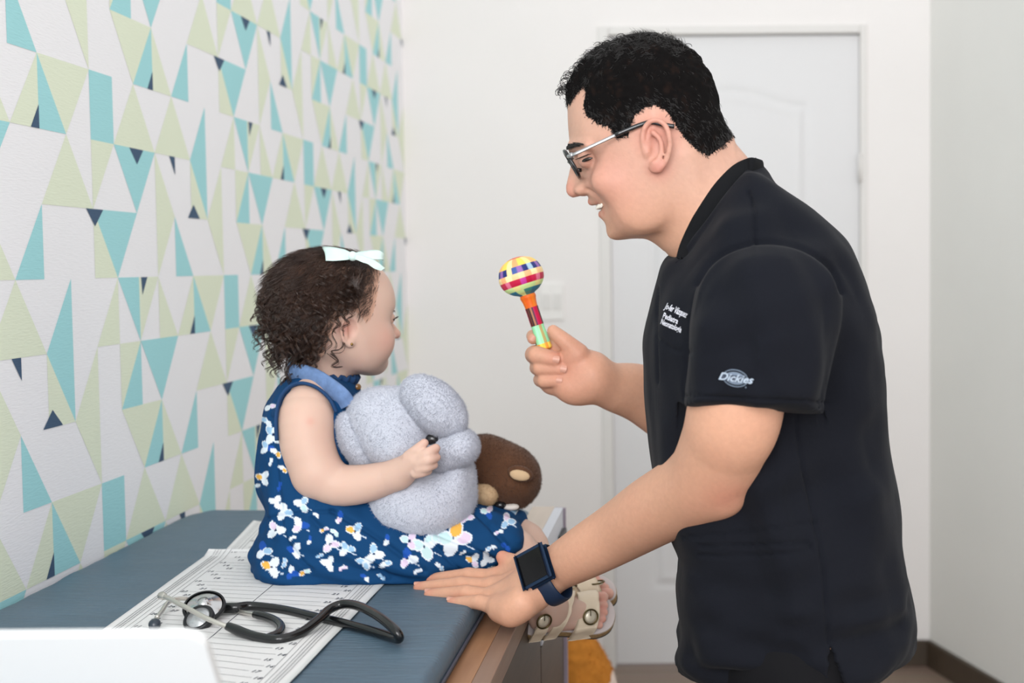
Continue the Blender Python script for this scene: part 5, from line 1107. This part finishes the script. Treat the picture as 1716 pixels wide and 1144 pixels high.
# gathered yoke at the shoulder, armhole binding, collar frill
M_yoke = weave(mat('blue gathered cotton', (104, 132, 176), .85, noise=(90, .22)), 200, .6, (1, 1, .3), .0015)
M_navy = mat('navy cotton', (18, 60, 104), .85)
yl = catmull([(488, 626), (508, 626), (530, 634), (552, 648), (572, 664), (582, 680)], 6)
asurf = np.vstack([dv, glv])
def surfpath(line, v, lift, sm=3):
    ys_ = np.array([surf_y(a, b, v) for a, b in line]); ys_ = np.convolve(np.pad(ys_, sm, mode='edge'), np.ones(2 * sm + 1) / (2 * sm + 1), 'valid'); return np.array([P(a, b, y_ - lift) for (a, b), y_ in zip(line, ys_)])
yp = surfpath(yl, dv, .0015); tube('yoke', yp, .0135, M_yoke, dr_o, sides=14, flat=(.45, 1.0))
ah = surfpath(catmull([(464, 738), (463, 700), (470, 668), (486, 648), (508, 642), (532, 650), (552, 668), (563, 690)], 6), asurf, .001); tube('armhole_binding', ah, .0042, M_navy, dr_o, sides=10, flat=(.6, 1.1))
fr_ = []
for i, a in enumerate(np.linspace(0, 2 * math.pi, 90)):
    c = P(548, 629, 1.838); fr_.append(c + np.array([math.cos(a) * .043, math.sin(a) * .041, -.006 * math.cos(a) + .0022 * math.sin(i * 1.4)]) + np.array([math.cos(a), math.sin(a), 0]) * .0018 * math.cos(i * 1.4 + 1))
tube('collar_frill', np.array(fr_), .0050, M_navy, dr_o, sides=8, flat=(.5, 1.3))
for (a, b) in ((600, 648), (606, 664)):
    c = P(a, b, surf_y(a, b, dv) - .001) if True else 0; lathe('button', [(0, .0022), (.0038, .0022), (.0045, .001), (.0042, 0), (0, 0)], c, (.6, -.8, .1), mat('amber button', (120, 84, 40), .25, spec=.8), dr_o, seg=18)

# sandals
M_gold = mat('champagne leather', (228, 211, 186), .42, spec=.5, noise=(60, .05)); M_cork = mat('cork', (150, 122, 84), .9, noise=(420, .45)); M_sole = mat('dark rubber sole', (44, 40, 42), .7); M_bed = mat('grey suede footbed', (196, 186, 184), .9); M_buck = mat('aged brass buckle', (96, 84, 52), .35, metal=.9); M_stud = mat('pale gold leather pad', (228, 218, 196), .3, metal=.3)
def sandal(side, label):
    global f1v, f2v
    q = lambda l, s_, h: foot_pt(side, l, s_ * sgn * side, h); F_, S_, U_ = foot_frame(side)
    o = thing('sandal', q(.06, 0, -.016), label, 'sandal', None)
    out = catmull([(-.012, -.004), (-.009, .013), (.010, .022), (.045, .020), (.075, .027), (.100, .031), (.122, .024), (.134, .006), (.134, -.014), (.124, -.027), (.100, -.031), (.075, -.028), (.045, -.020), (.010, -.021), (-.008, -.014)], 5, closed=True)
    def slabp(name, z0, z1, k, m, par):
        c = out.mean(0); p = c + (out - c) * k; n = len(p); rows = [(z0, 1 - .02), (z0, 1.0), (z1 - .001, 1.0), (z1, .985)]
        v = []
        for z, f in rows: v += [q(a, b, z) for a, b in c + (p - c) * f]
        v += [q(c[0], c[1], z0), q(c[0], c[1], z1)]; v = np.array(v); fs = [(r * n + i, r * n + (i + 1) % n, (r + 1) * n + (i + 1) % n, (r + 1) * n + i) for r in range(3) for i in range(n)]
        ft = [((i + 1) % n, i, 4 * n) for i in range(n)] + [(3 * n + i, 3 * n + (i + 1) % n, 4 * n + 1) for i in range(n)]; return mesh_np(name, v, [np.array(fs), np.array(ft)], m, par, smooth=False)
    slabp('outsole', -.0155, -.0130, 1.0, M_sole, o); slabp('cork_sole', -.0130, -.0020, .985, M_cork, o); slabp('footbed', -.0020, .0006, .97, M_bed, o)
    def band(name, l0, l1, w0, w1, hh, m=M_gold, sp=.0285, se=.0235):
        rows = []
        for t in np.linspace(0, 1, 15):
            a = math.pi * t; s_ = -sp * math.cos(a) * (1.0); h = hh * math.sin(a) ** .55 if 0 < t < 1 else -.010; l = l0 + (l1 - l0) * t; w = w0 + (w1 - w0) * t
            if t in (0, 1): s_ = -se if t == 0 else se; h = -.0125
            rows.append((q(l - w / 2, s_, h), q(l + w / 2, s_, h)))
        return ribbon(name, rows, m, o, .0016)
    b1 = band('toe_strap', .094, .074, .030, .034, .0330, sp=.0300, se=.0290)
    b2 = band('instep_strap', .066, .030, .018, .018, .0520, sp=.0265, se=.0228)
    b3 = band('heel_strap', .040, .008, .014, .018, .0460, sp=.0250, se=.0222)
    for par, (l, s_, h, nr) in ((b1, (.080, .0215, .0240, (.0, .65, .85))), (b2, (.030, .0200, .0290, (.1, .85, .55)))):
        c = q(l, s_, h)
        tx, ty = {(1, True): (911, 1040), (1, False): (989, 1033), (-1, True): (955, 985), (-1, False): (1001, 978)}[(side, l < .05)]
        c = P(tx, ty, surf_y(tx, ty, f1v if side > 0 else f2v) - .0045); nn = unit(F_ * nr[0] + S_ * nr[1] * sgn * side + U_ * nr[2]); e1 = unit(F_ - nn * (F_ @ nn)); e2 = np.cross(nn, e1); th = np.linspace(0, 2 * math.pi, 28, endpoint=False)
        tube('buckle', c + nn * .0022 + .0105 * (np.cos(th)[:, None] * e1 + np.sin(th)[:, None] * e2), .0013, M_buck, par, sides=8, closed=True)
        lathe('buckle_pad', [(0, .0026), (.006, .0022), (.0085, .001), (.0085, -.001), (0, -.001)], c, nn, M_stud, par, seg=28)
        tube('buckle_pin', [c + nn * .0028 + e2 * .0015, c + nn * .0028 + e2 * .0098], .0007, M_buck, par, sides=6)
    return o
sandal(1, 'champagne leather two-strap sandal on the girl\'s near foot, in front of the other')
sandal(-1, 'champagne sandal on the girl\'s far foot, mostly hidden behind the other foot')
# ---------------------------------------------------------------- toys, stethoscope, chart, laptop
def G(x, y, h=0.0):
    """point on the plane h above the pad, at photo pixel (x, y)"""
    p = P(x, y, 1.0); d = p - [0, 0, ZC]; t = (ZT + h - ZC) / d[2]; return np.array([0, 0, ZC]) + d * t
def plush(name, m, parent, fn, lo, hi, h, fur, n_fur, seed, col=None, r=.00016, lump=.0006, mfur=None):
    Fd = Field(lo, hi, h); fn(Fd); v, q = Fd.mesh(2); n = normals(v, q); v = v + n * (lump * noise(v, .012, seed) + lump * .15 * noise(v, .005, seed + 1))[:, None]
    c = None if col is None else col(v); o = mesh_np(name, v, [q], m, parent, col=c)
    if n_fur:
        rs = np.random.RandomState(seed); s = rs.choice(len(v), n_fur); d = n[s] + rs.randn(n_fur, 3) * .35 + np.array([0, 0, -.25]); t = np.linspace(0, 1, 4)[None, :, None]
        pts = v[s][:, None] - n[s][:, None] * .0005 + rs.randn(n_fur, 1, 3) * .0008 + d[:, None] * fur * t + rs.randn(n_fur, 1, 3) * fur * .25 * t ** 2
        a, b = strands_np(pts, r); cc = None if col is None else np.repeat(c[s], 12, axis=0)
        mesh_np('fur', a, [b], m, o, col=cc)
    return o, v
M_koala = mat('pale grey plush', (197, 200, 211), .95, spec=.08, sheen=.15, noise=(14, .05), bump=(260, .5, .0015)); M_bear = mat('brown plush', (94, 64, 46), .95, spec=.1, sheen=.15, noise=(60, .15)); M_tan = mat('tan plush', (206, 176, 140), .95, spec=.1, noise=(40, .08)); M_nose = mat('black plastic nose', (30, 28, 30), .25, spec=.7)
YK = 1.765
ko = thing('plush_koala', P(700, 905, YK), 'pale grey plush koala held in the little girl\'s arms on her lap', 'plush toy')
K_ = lambda x, y, d=0: P(x, y, YK + d); kp = px(1, YK)
plush('head', M_koala, ko, lambda F_: (F_.ell(K_(655, 714), [74 * kp, .054, 66 * kp], k=.01), F_.ell(K_(672, 744, -.015), [50 * kp, .045, 44 * kp], k=.02), F_.ell(K_(626, 692, 0), [34 * kp, .042, 36 * kp], k=.02), F_.ell(K_(690, 690, 0), [38 * kp, .042, 36 * kp], k=.02)), K_(655, 714) - .085, K_(655, 714) + .085, .0026, .0021, 42000, 21)
def kbody(F_):
    F_.ell(K_(704, 842, .0), [92 * kp, .062, 68 * kp], k=.01); F_.ell(K_(690, 800, .01), [70 * kp, .052, 50 * kp], k=.02); F_.ell(K_(770, 800, .0), [26 * kp, .04, 45 * kp], k=.02)
plush('body', M_koala, ko, kbody, K_(704, 842) - .11, K_(704, 842) + .11, .0028, .0021, 50000, 22)
r1 = np.array([[.78, 0, .62], [0, 1, 0], [-.62, 0, .78]])
e1_, _ = plush('ear', M_koala, ko, lambda F_: F_.ell(K_(727, 680, -.035), [41 * kp, .022, 64 * kp], rot=np.array([[.66, 0, -.75], [0, 1, 0], [.75, 0, .66]]), k=.01), K_(726, 680, -.035) - .06, K_(726, 680, -.035) + .06, .0024, .0021, 26000, 23)
plush('ear', M_koala, ko, lambda F_: F_.ell(K_(598, 738, -.022), [27 * kp, .022, 52 * kp], rot=np.array([[.90, 0, -.42], [0, 1, 0], [.42, 0, .90]]), k=.01), K_(598, 738, -.022) - .055, K_(598, 738, -.022) + .055, .0024, .0021, 18000, 24)
plush('arm', M_koala, ko, lambda F_: F_.cap(K_(738, 762, -.02), K_(772, 748, -.03), 31 * kp, 31 * kp, k=.01), K_(755, 755, -.02) - .06, K_(755, 755, -.02) + .06, .0024, .0021, 18000, 25)
plush('arm', M_koala, ko, lambda F_: F_.cap(K_(580, 778, .0), K_(610, 800, .01), 20 * kp, 22 * kp, k=.01), K_(595, 790) - .045, K_(595, 790) + .045, .0026, .0020, 6000, 26)
plush('foot', M_koala, ko, lambda F_: F_.cap(K_(594, 848, -.005), K_(625, 850, .0), 20 * kp, 24 * kp, k=.01), K_(608, 849) - .045, K_(608, 849) + .045, .0026, .0020, 8000, 27)
bm = bmesh.new(); bmesh.ops.create_uvsphere(bm, u_segments=20, v_segments=14, radius=1, matrix=Matrix.Translation(Vector(K_(724, 736, -.036))) @ Matrix.Diagonal((.0095, .007, .0080, 1))); bm_obj('nose', bm, M_nose, ko, smooth=True)
YB_ = 1.875; bp_ = px(1, YB_); B_ = lambda x, y, d=0: P(x, y, YB_ + d)
be = thing('plush_bear', B_(845, 860), 'brown plush bear with tan muzzle lying behind the grey koala', 'plush toy')
def bhead(F_):
    F_.ell(B_(842, 794), [62 * bp_, .050, 54 * bp_], k=.01, rot=np.array([[.94, 0, .34], [0, 1, 0], [-.34, 0, .94]])); F_.ell(B_(808, 770), [40 * bp_, .045, 42 * bp_], k=.02); F_.ell(B_(868, 806), [34 * bp_, .040, 42 * bp_], k=.015)
plush('head', M_bear, be, bhead, B_(842, 794) - .085, B_(842, 794) + .085, .0026, .0018, 36000, 31, r=.00016)
plush('muzzle', M_tan, be, lambda F_: F_.ell(B_(813, 828, -.042), [22 * bp_, .018, 19 * bp_], k=.01), B_(813, 828, -.042) - .035, B_(813, 828, -.042) + .035, .002, .0015, 7000, 32)
eb, _ = plush('ear', M_bear, be, lambda F_: F_.ell(B_(872, 793, -.046), [22 * bp_, .008, 13 * bp_], k=.01, rot=np.array([[.96, 0, .28], [0, 1, 0], [-.28, 0, .96]])), B_(872, 793, -.046) - .03, B_(872, 793, -.046) + .03, .0018, .0018, 1200, 33)
plush('inner_ear', M_tan, eb, lambda F_: F_.ell(B_(871, 796, -.052), [17 * bp_, .006, 9 * bp_], k=.01, rot=np.array([[.96, 0, .20], [0, 1, 0], [-.20, 0, .96]])), B_(871, 796, -.052) - .03, B_(871, 796, -.052) + .03, .0016, 0, 0, 34)
bm = bmesh.new(); bmesh.ops.create_uvsphere(bm, u_segments=16, v_segments=12, radius=1, matrix=Matrix.Translation(Vector(B_(838, 846, -.036))) @ Matrix.Diagonal((.009, .007, .006, 1))); bm_obj('nose', bm, M_nose, be, smooth=True)
plush('paw', mat('white plush', (226, 218, 210), .95), be, lambda F_: F_.ell(B_(856, 849, -.030), [14 * bp_, .010, 6 * bp_], k=.01), B_(856, 849, -.03) - .03, B_(856, 849, -.03) + .03, .0018, 0, 0, 35)

# rattle: woven ball on a striped handle
YR = 1.772; ra, rb = P(873.5, 463.5, YR), P(914, 585, YR); rax = unit(rb - ra); rp_ = px(1, YR)
rt = thing('rattle', rb, 'multicoloured woven maraca rattle held up in the man\'s fist', 'rattle')
M_straw = weave(mat('dyed woven straw', (255, 255, 255), .45, spec=.4, attr='Col'), 900, .4, (1, 1, 1), .0006)
def banded(name, prof, rows, parent, seg=96, squeeze=1.0, tw=0.0):
    """rows: (t0, t1, [colours round the circumference]) along the axis in pixels from the ball centre"""
    a = rax; u = unit(np.cross(a, [0, 1., 0])); w = np.cross(a, u); pr_ = catmull(np.array(prof, float), 10); pr_[:, 0] = np.maximum(pr_[:, 0], .01); th = np.linspace(0, 2 * math.pi, seg, endpoint=False)
    v = ra + (pr_[:, 0] * rp_)[:, None, None] * (np.cos(th)[None, :, None] * u + np.sin(th)[None, :, None] * w) + (pr_[:, 1] * rp_)[:, None, None] * a
    n = len(pr_); I, J = np.meshgrid(np.arange(n - 1), np.arange(seg), indexing='ij'); J2 = (J + 1) % seg
    f = np.stack([I * seg + J, I * seg + J2, (I + 1) * seg + J2, (I + 1) * seg + J], -1).reshape(-1, 4)
    col = np.ones((n, seg, 3)) * .8
    for t0, t1, cs_ in rows:
        k = (pr_[:, 1] >= t0) & (pr_[:, 1] <= t1); si = (np.arange(seg) * len(cs_) // seg) % len(cs_); cc = np.array([lin(c) for c in cs_])[si]; col[k] = cc[None]
    return mesh_np(name, v.reshape(-1, 3), [f], M_straw, parent, col=col.reshape(-1, 3))
Yl, Na, Pu, Cr, Cm, Pk, Gn, Te, Or, Re = (250, 214, 92), (28, 44, 116), (150, 104, 178), (255, 226, 164), (198, 22, 66), (236, 120, 150), (222, 246, 168), (44, 126, 158), (238, 112, 30), (222, 92, 66)
ball = [(0, -33.5), (8, -33), (18, -30), (27, -25), (34, -16), (37.6, -5), (38, 2), (36, 11), (31, 19), (23, 26), (15, 30), (11, 33)]
banded('ball', ball, [(-40, -31, [Re, Re, Or]), (-31, -17, [Yl, (252, 190, 120), (252, 232, 150), Yl, (250, 170, 110), Cr] * 3), (-17, -6.5, [Na, Pu, Na, (170, 200, 220), Na, Pu, (60, 90, 160), Cr] * 3), (-6.5, 3.5, [Cr, (254, 206, 150), (255, 236, 180), (252, 184, 130)] * 5), (3.5, 14, [Cm, Cm, Pk, (210, 40, 80), Cm, (206, 60, 160)] * 4), (14, 22, [Gn, (250, 240, 160), Gn] * 5), (22, 40, [Te, Te, (60, 150, 140), Gn] * 3)], rt)
nk = banded('neck', [(11.5, 30), (13, 33), (13.5, 36), (12, 42), (11, 49), (10.6, 55)], [(28, 60, [Or, (244, 130, 40), Or, (232, 98, 24)] * 3)], rt)
banded('grip', [(11.2, 54), (11.0, 62), (11.0, 78), (10.9, 86)], [(50, 90, [(110, 52, 40), (60, 36, 44), Cm, Cm, (196, 20, 84), (90, 30, 60), (176, 120, 84), (64, 40, 44)] * 3)], rt)
banded('grip_end', [(11.1, 85.5), (10.6, 92), (11.4, 104), (11.6, 118), (11.0, 124)], [(80, 130, [(160, 232, 178), (160, 232, 178), (190, 168, 110), (160, 232, 178), (176, 240, 200)] * 3)], rt)
banded('end_cap', [(11.6, 117), (11.9, 121), (11.5, 127), (6, 129), (0, 129.3)], [(110, 135, [(250, 200, 50), (252, 220, 90), (240, 160, 60)] * 5)], rt)

# stethoscope on the paper
M_tube = mat('glossy black rubber tube', (16, 17, 19), .22, spec=.6); M_chrome = mat('polished steel', (205, 205, 206), .22, metal=1); M_ring = mat('black rubber ring', (22, 24, 28), .4); M_dia = mat('diaphragm', (196, 198, 200), .3, metal=.5, noise=(300, .15)); M_satin = mat('satin nickel tube', (206, 202, 194), .3, metal=.85)
st = thing('stethoscope', G(470, 1050), 'black stethoscope with steel chestpiece lying on the printed paper chart', 'stethoscope')
tp = [G(366, 1018, .010), G(395, 1018, .011), G(421, 1015, .010), G(475, 1021.5, .007), G(531, 1034, .0065), G(563, 1041, .0065), G(613, 1054, .0065), G(650, 1065, .0065), G(668, 1070, .009), G(664, 1058, .018), G(645, 1040, .024), G(624, 1026, .026), G(600, 1015, .026), G(575, 1012, .024), G(552, 1021, .020), G(531, 1040, .014), G(502, 1061, .008), G(468, 1071, .0065), G(437, 1068, .0065), G(411, 1061, .008), G(382, 1049, .012)]
tube('tubing', catmull(tp, 10), np.interp(np.linspace(0, 1, (len(tp) - 1) * 10 + 1), [0, .04, .1, .93, .97, 1], [.0066, .0066, .0056, .0056, .0060, .0050]), M_tube, st, sides=20)
b2 = tube('branch_tube', catmull([G(427, 1029, .010), G(445, 1033, .010), G(462, 1040, .009), G(471, 1050, .0075), G(466, 1061, .0065), G(450, 1068, .0062)], 8), [.0046] * 3 + [.0052] * 38, M_tube, st, sides=16)
tube('ear_tube', catmull([G(384, 1050, .012), G(349, 1037, .020), G(311, 1017, .030), G(284, 1003, .036), G(274, 999, .036)], 8), .0030, M_satin, st, sides=14)
et = tube('ear_tube', catmull([G(430, 1030, .010), G(380, 1020, .004), G(330, 1008, .006), G(311, 1003, .012), G(292, 1004, .014), G(280, 1011, .012), G(271, 1024, .010), G(263, 1034, .010)], 8), .0028, M_satin, st, sides=14)
lathe('eartip', [(0, -.013), (.003, -.0125), (.0036, -.009), (.0060, -.004), (.0072, .002), (.0062, .008), (.003, .0105), (0, .011)], G(259.5, 1045, .0095), unit(G(257, 1050, .008) - G(263, 1034, .010)), mat('dark blue grey eartip', (44, 54, 66), .3, spec=.6), et, seg=24)
lathe('eartip', [(0, -.010), (.003, -.0095), (.0045, -.004), (.0052, .002), (.003, .0075), (0, .008)], G(272, 998, .036), unit(G(270, 996, .036) - G(284, 1003, .036)), M_satin, st, seg=20)
c1 = G(342, 1015, .020); n1 = unit(np.array([.10, -.50, .80]))
cp_ = lathe('bell', [(0, .010), (.005, .0098), (.0065, .007), (.012, .0045), (.0205, .001), (.0235, -.001), (.0235, -.004), (.016, -.006), (0, -.006)], c1, n1, M_chrome, st, seg=56)
lathe('bell_rim', [(.0225, .0015), (.0248, .001), (.0255, -.0015), (.0248, -.0045), (.0225, -.005)], c1, n1, M_ring, cp_, seg=56)
c2 = G(333, 1036, .012); n2_ = unit(np.array([-.12, -.62, .72]))
dp_ = lathe('diaphragm', [(0, .0025), (.008, .0026), (.0085, .0020), (.0145, .0022), (.0150, .001), (.0150, -.006), (0, -.007)], c2, n2_, M_dia, st, seg=48)
lathe('diaphragm_rim', [(.0142, .003), (.0172, .0035), (.0188, .001), (.0185, -.004), (.015, -.006)], c2, n2_, M_ring, dp_, seg=48)
lathe('stem', [(0, 0), (.0062, 0), (.0075, .004), (.0062, .010), (.0052, .020), (0, .020)], G(350, 1024, .014), unit(G(372, 1017, .011) - G(350, 1024, .014)), M_chrome, st, seg=24)

# long printed paper
M_paper = mat('white paper', (232, 231, 230), .5, spec=.4, noise=(8, .02)); M_ink = mat('grey printed ink', (112, 112, 118), .7); M_inkd = mat('dark printed line', (58, 62, 78), .6)
def numerals(S, rows):
    """small printed figures beside the ruled lines"""
    out = []
    for i in range(rows):
        v = (i + .5) / rows
        for u in (.135 + .035 * (i % 3), .865 - .035 * (i % 2)):
            cu = bpy.data.curves.new('n', 'FONT'); cu.body = str(10 + i % 20); cu.align_x = 'CENTER'; cu.align_y = 'CENTER'; cu.size = .0105; cu.resolution_u = 1; cu.offset = .0002
            tmp = bpy.data.objects.new('n', cu); COL.objects.link(tmp); dg = bpy.context.evaluated_depsgraph_get(); me = bpy.data.meshes.new_from_object(tmp.evaluated_get(dg)); bpy.data.objects.remove(tmp)
            c = S(u, v, .0004); ea = unit(S(u + .01, v) - S(u, v)); eb = unit(np.cross([0, 0, 1], ea))
            co = np.array([c + ea * q.co.x + eb * q.co.y for q in me.vertices]); fs = {}
            for p in me.polygons: fs.setdefault(len(p.vertices), []).append(list(p.vertices))
            out.append((co, [np.array(a) for a in fs.values()]))
    return join_np(out)
def paper(name, corners, label, rows, ruled, h0, seed, wav=.0010):
    """corners: px of (left far, right far, right near, left near) on the pad"""
    A, B, C_, D = [G(*c, h0) for c in corners]; nu, nv = 40, 70; U, V = np.meshgrid(np.linspace(0, 1, nu), np.linspace(0, 1, nv), indexing='ij')
    def S(u, v, lift=0.0):
        u, v = np.broadcast_arrays(np.asarray(u, float), np.asarray(v, float)); p = ((1 - u) * (1 - v))[..., None] * A + (u * (1 - v))[..., None] * B + (u * v)[..., None] * C_ + ((1 - u) * v)[..., None] * D
        p = p.copy(); p[..., 2] += np.abs(noise(p * [1, 1, 0], .07, seed)) * wav * 1.5 + .0022 * np.exp(-((u - .5) / .03) ** 2) * 0 + lift + .006 * np.clip(1 - v * 25, 0, 1) * (seed % 2); return p
    o = thing(name, (A + C_) / 2, label, 'paper', None)
    top_ = S(U, V).reshape(-1, 3); bot = top_ - [0, 0, .0004]; I, J = np.meshgrid(np.arange(nu - 1), np.arange(nv - 1), indexing='ij'); f = np.stack([I * nv + J, I * nv + J + 1, (I + 1) * nv + J + 1, (I + 1) * nv + J], -1).reshape(-1, 4); k = len(top_)
    e = [((i) * nv, (i + 1) * nv) for i in range(nu - 1)] + [((i + 1) * nv + nv - 1, i * nv + nv - 1) for i in range(nu - 1)] + [(j + 1, j) for j in range(nv - 1)] + [((nu - 1) * nv + j, (nu - 1) * nv + j + 1) for j in range(nv - 1)]
    vs_ = [np.vstack([top_, bot])]; fs_ = [np.vstack([f[:, ::-1], f + k, np.array([(a, b, b + k, a + k) for a, b in e])])]; mi = [0] * len(fs_[0]); o_ = 2 * k
    def strip(u0, v0, u1, v1, w, m_):
        nonlocal o_
        t = np.linspace(0, 1, 16); a = S(u0 + (u1 - u0) * t, v0 + (v1 - v0) * t, .0003); d = unit(a[-1] - a[0]); s_ = np.cross(d, [0, 0, 1]) * w / 2; v = np.vstack([a - s_, a + s_]); n = 16
        vs_.append(v); fs_.append(np.array([(i, i + 1, n + i + 1, n + i) for i in range(n - 1)]) + o_); mi.extend([m_] * (n - 1)); o_ += len(v)
    for u in (.09, .115, .885, .91): strip(u, .0, u, 1, .0006, 1)
    strip(.50, 0, .50, 1, .0011, 2)
    rs = np.random.RandomState(seed)
    for i in range(int(rows * 5)):
        v = (i + .5) / (rows * 5)
        for u in (.055, .945):
            for d in range(3): strip(u - .02 + d * .014, v, u - .014 + d * .014, v + (.002 if d % 2 else -.002), .0016, 1)
    if ruled:
        for i in range(rows):
            v = (i + .5) / rows; strip(.16 + .04 * (i % 3), v, .49, v, .0007, 1); strip(.51, v, .84 - .04 * (i % 2), v, .0007, 1)
    allv, allf = np.vstack(vs_), [np.vstack(fs_)]
    if ruled:
        nv_, nf_ = numerals(S, rows)
        for a in nf_: mi.extend([2] * len(a))
        allf = allf + [a + len(allv) for a in nf_]; allv = np.vstack([allv, nv_])
    mesh_np('printed_sheet', allv, allf, [M_paper, M_ink, M_inkd], o, mi=mi, smooth=True); return o
paper('paper_chart', [(350, 926), (690, 930), (470, 1160), (92, 1112)], 'long white printed measuring chart under the stethoscope and the dress hem', 30, True, .0022, 1)
paper('paper_chart', [(425, 872), (650, 905), (560, 985), (352, 948)], 'second printed sheet behind the long chart, showing left of the girl\'s dress', 8, True, .0010, 2, .0005)

# white laptop in the foreground, seen from behind its open lid
M_white = mat('white laptop shell', (222, 223, 223), .5, spec=.3); M_key = mat('light grey keys', (200, 200, 202), .5)
lx1 = P(343, 1085, .86)[0]; lx0 = lx1 - .325; lz1 = P(200, 1060, .86)[2]; zb = ZT + .004
lp = thing('laptop', ((lx0 + lx1) / 2, .98, zb), 'white laptop with open lid at the bottom left, in front of the chart', 'laptop')
def roundslab(name, c, ax, up_v, w, h, t, r, m, parent):
    nrm = np.cross(ax, up_v); o2 = []
    for cx_, cy_, a0 in ((w / 2 - r, h - r, 0), (-w / 2 + r, h - r, 90), (-w / 2 + r, r, 180), (w / 2 - r, r, 270)):
        for a in range(0, 91, 15): o2.append((cx_ + r * math.cos(math.radians(a0 + a)), cy_ + r * math.sin(math.radians(a0 + a))))
    bm = bmesh.new(); prism_bm(bm, [np.array(c) + np.array(ax) * x + np.array(up_v) * y - nrm * t / 2 for x, y in o2], nrm * t); return bm_obj(name, bm, m, parent, bevel=.0012, seg=2)
hy = .955; lid_up = unit(np.array([0, .86 - hy, lz1 - (zb + .015)])); lh = np.linalg.norm([.86 - hy, lz1 - (zb + .015)])
lid = roundslab('lid', ((lx0 + lx1) / 2, hy, zb + .015), (1, 0, 0), lid_up, .325, lh, .007, .012, M_white, lp)
roundslab('display', ((lx0 + lx1) / 2, hy + .0042, zb + .028), (1, 0, 0), lid_up, .300, lh - .03, .0012, .004, mat('dark display', (24, 25, 28), .15), lid)
roundslab('base', ((lx0 + lx1) / 2, hy + .004, zb + .007), (1, 0, 0), (0, 1, 0), .325, .215, .013, .012, M_white, lp)
kb = bmesh.new()
for r_ in range(5):
    for c_ in range(14):
        x = lx0 + .022 + c_ * .0203; y = hy + .03 + r_ * .0195; add_box(kb, (x, y, zb + .0135), (x + .017, y + .016, zb + .0150))
bm_obj('keyboard', kb, M_key, lp)

# orange and cream toy on the floor past the cabinet
def ocol(v):
    d = (v[:, 0] + .150) * .80 + (v[:, 2] - .455) * -.60; m = (np.abs(d + .004 * noise(v, .03, 2)) < .012) & (v[:, 1] < 2.62); c = np.tile(np.array(lin((190, 122, 48))), (len(v), 1)) * (1 + .12 * noise(v * [1, 1, 3], .03, 5))[:, None]; c[m] = lin((226, 208, 196)); return c
M_orange = mat('orange plush', (176, 108, 40), .9, spec=.15, attr='Col', noise=(30, .12))
ot = thing('plush_toy', (-.245, 2.60, 0), 'orange and cream plush animal on the floor past the cabinet', 'plush toy')
def otoy(F_): F_.ell((-.245, 2.60, .30), (.108, .11, .255), k=.01); F_.ell((-.245, 2.60, .10), (.125, .13, .10), k=.04)
plush('body', M_orange, ot, otoy, (-.40, 2.45, -.01), (-.10, 2.75, .58), .005, .004, 9000, 41, ocol, r=.0005, lump=.002)
for s_ in (-.05, .05): plush('foot', M_orange, ot, lambda F_: F_.ell((-.245 + s_, 2.50, .036), (.042, .06, .036), k=.01), (-.36, 2.42, -.01), (-.12, 2.58, .09), .005, 0, 0, 42, ocol)
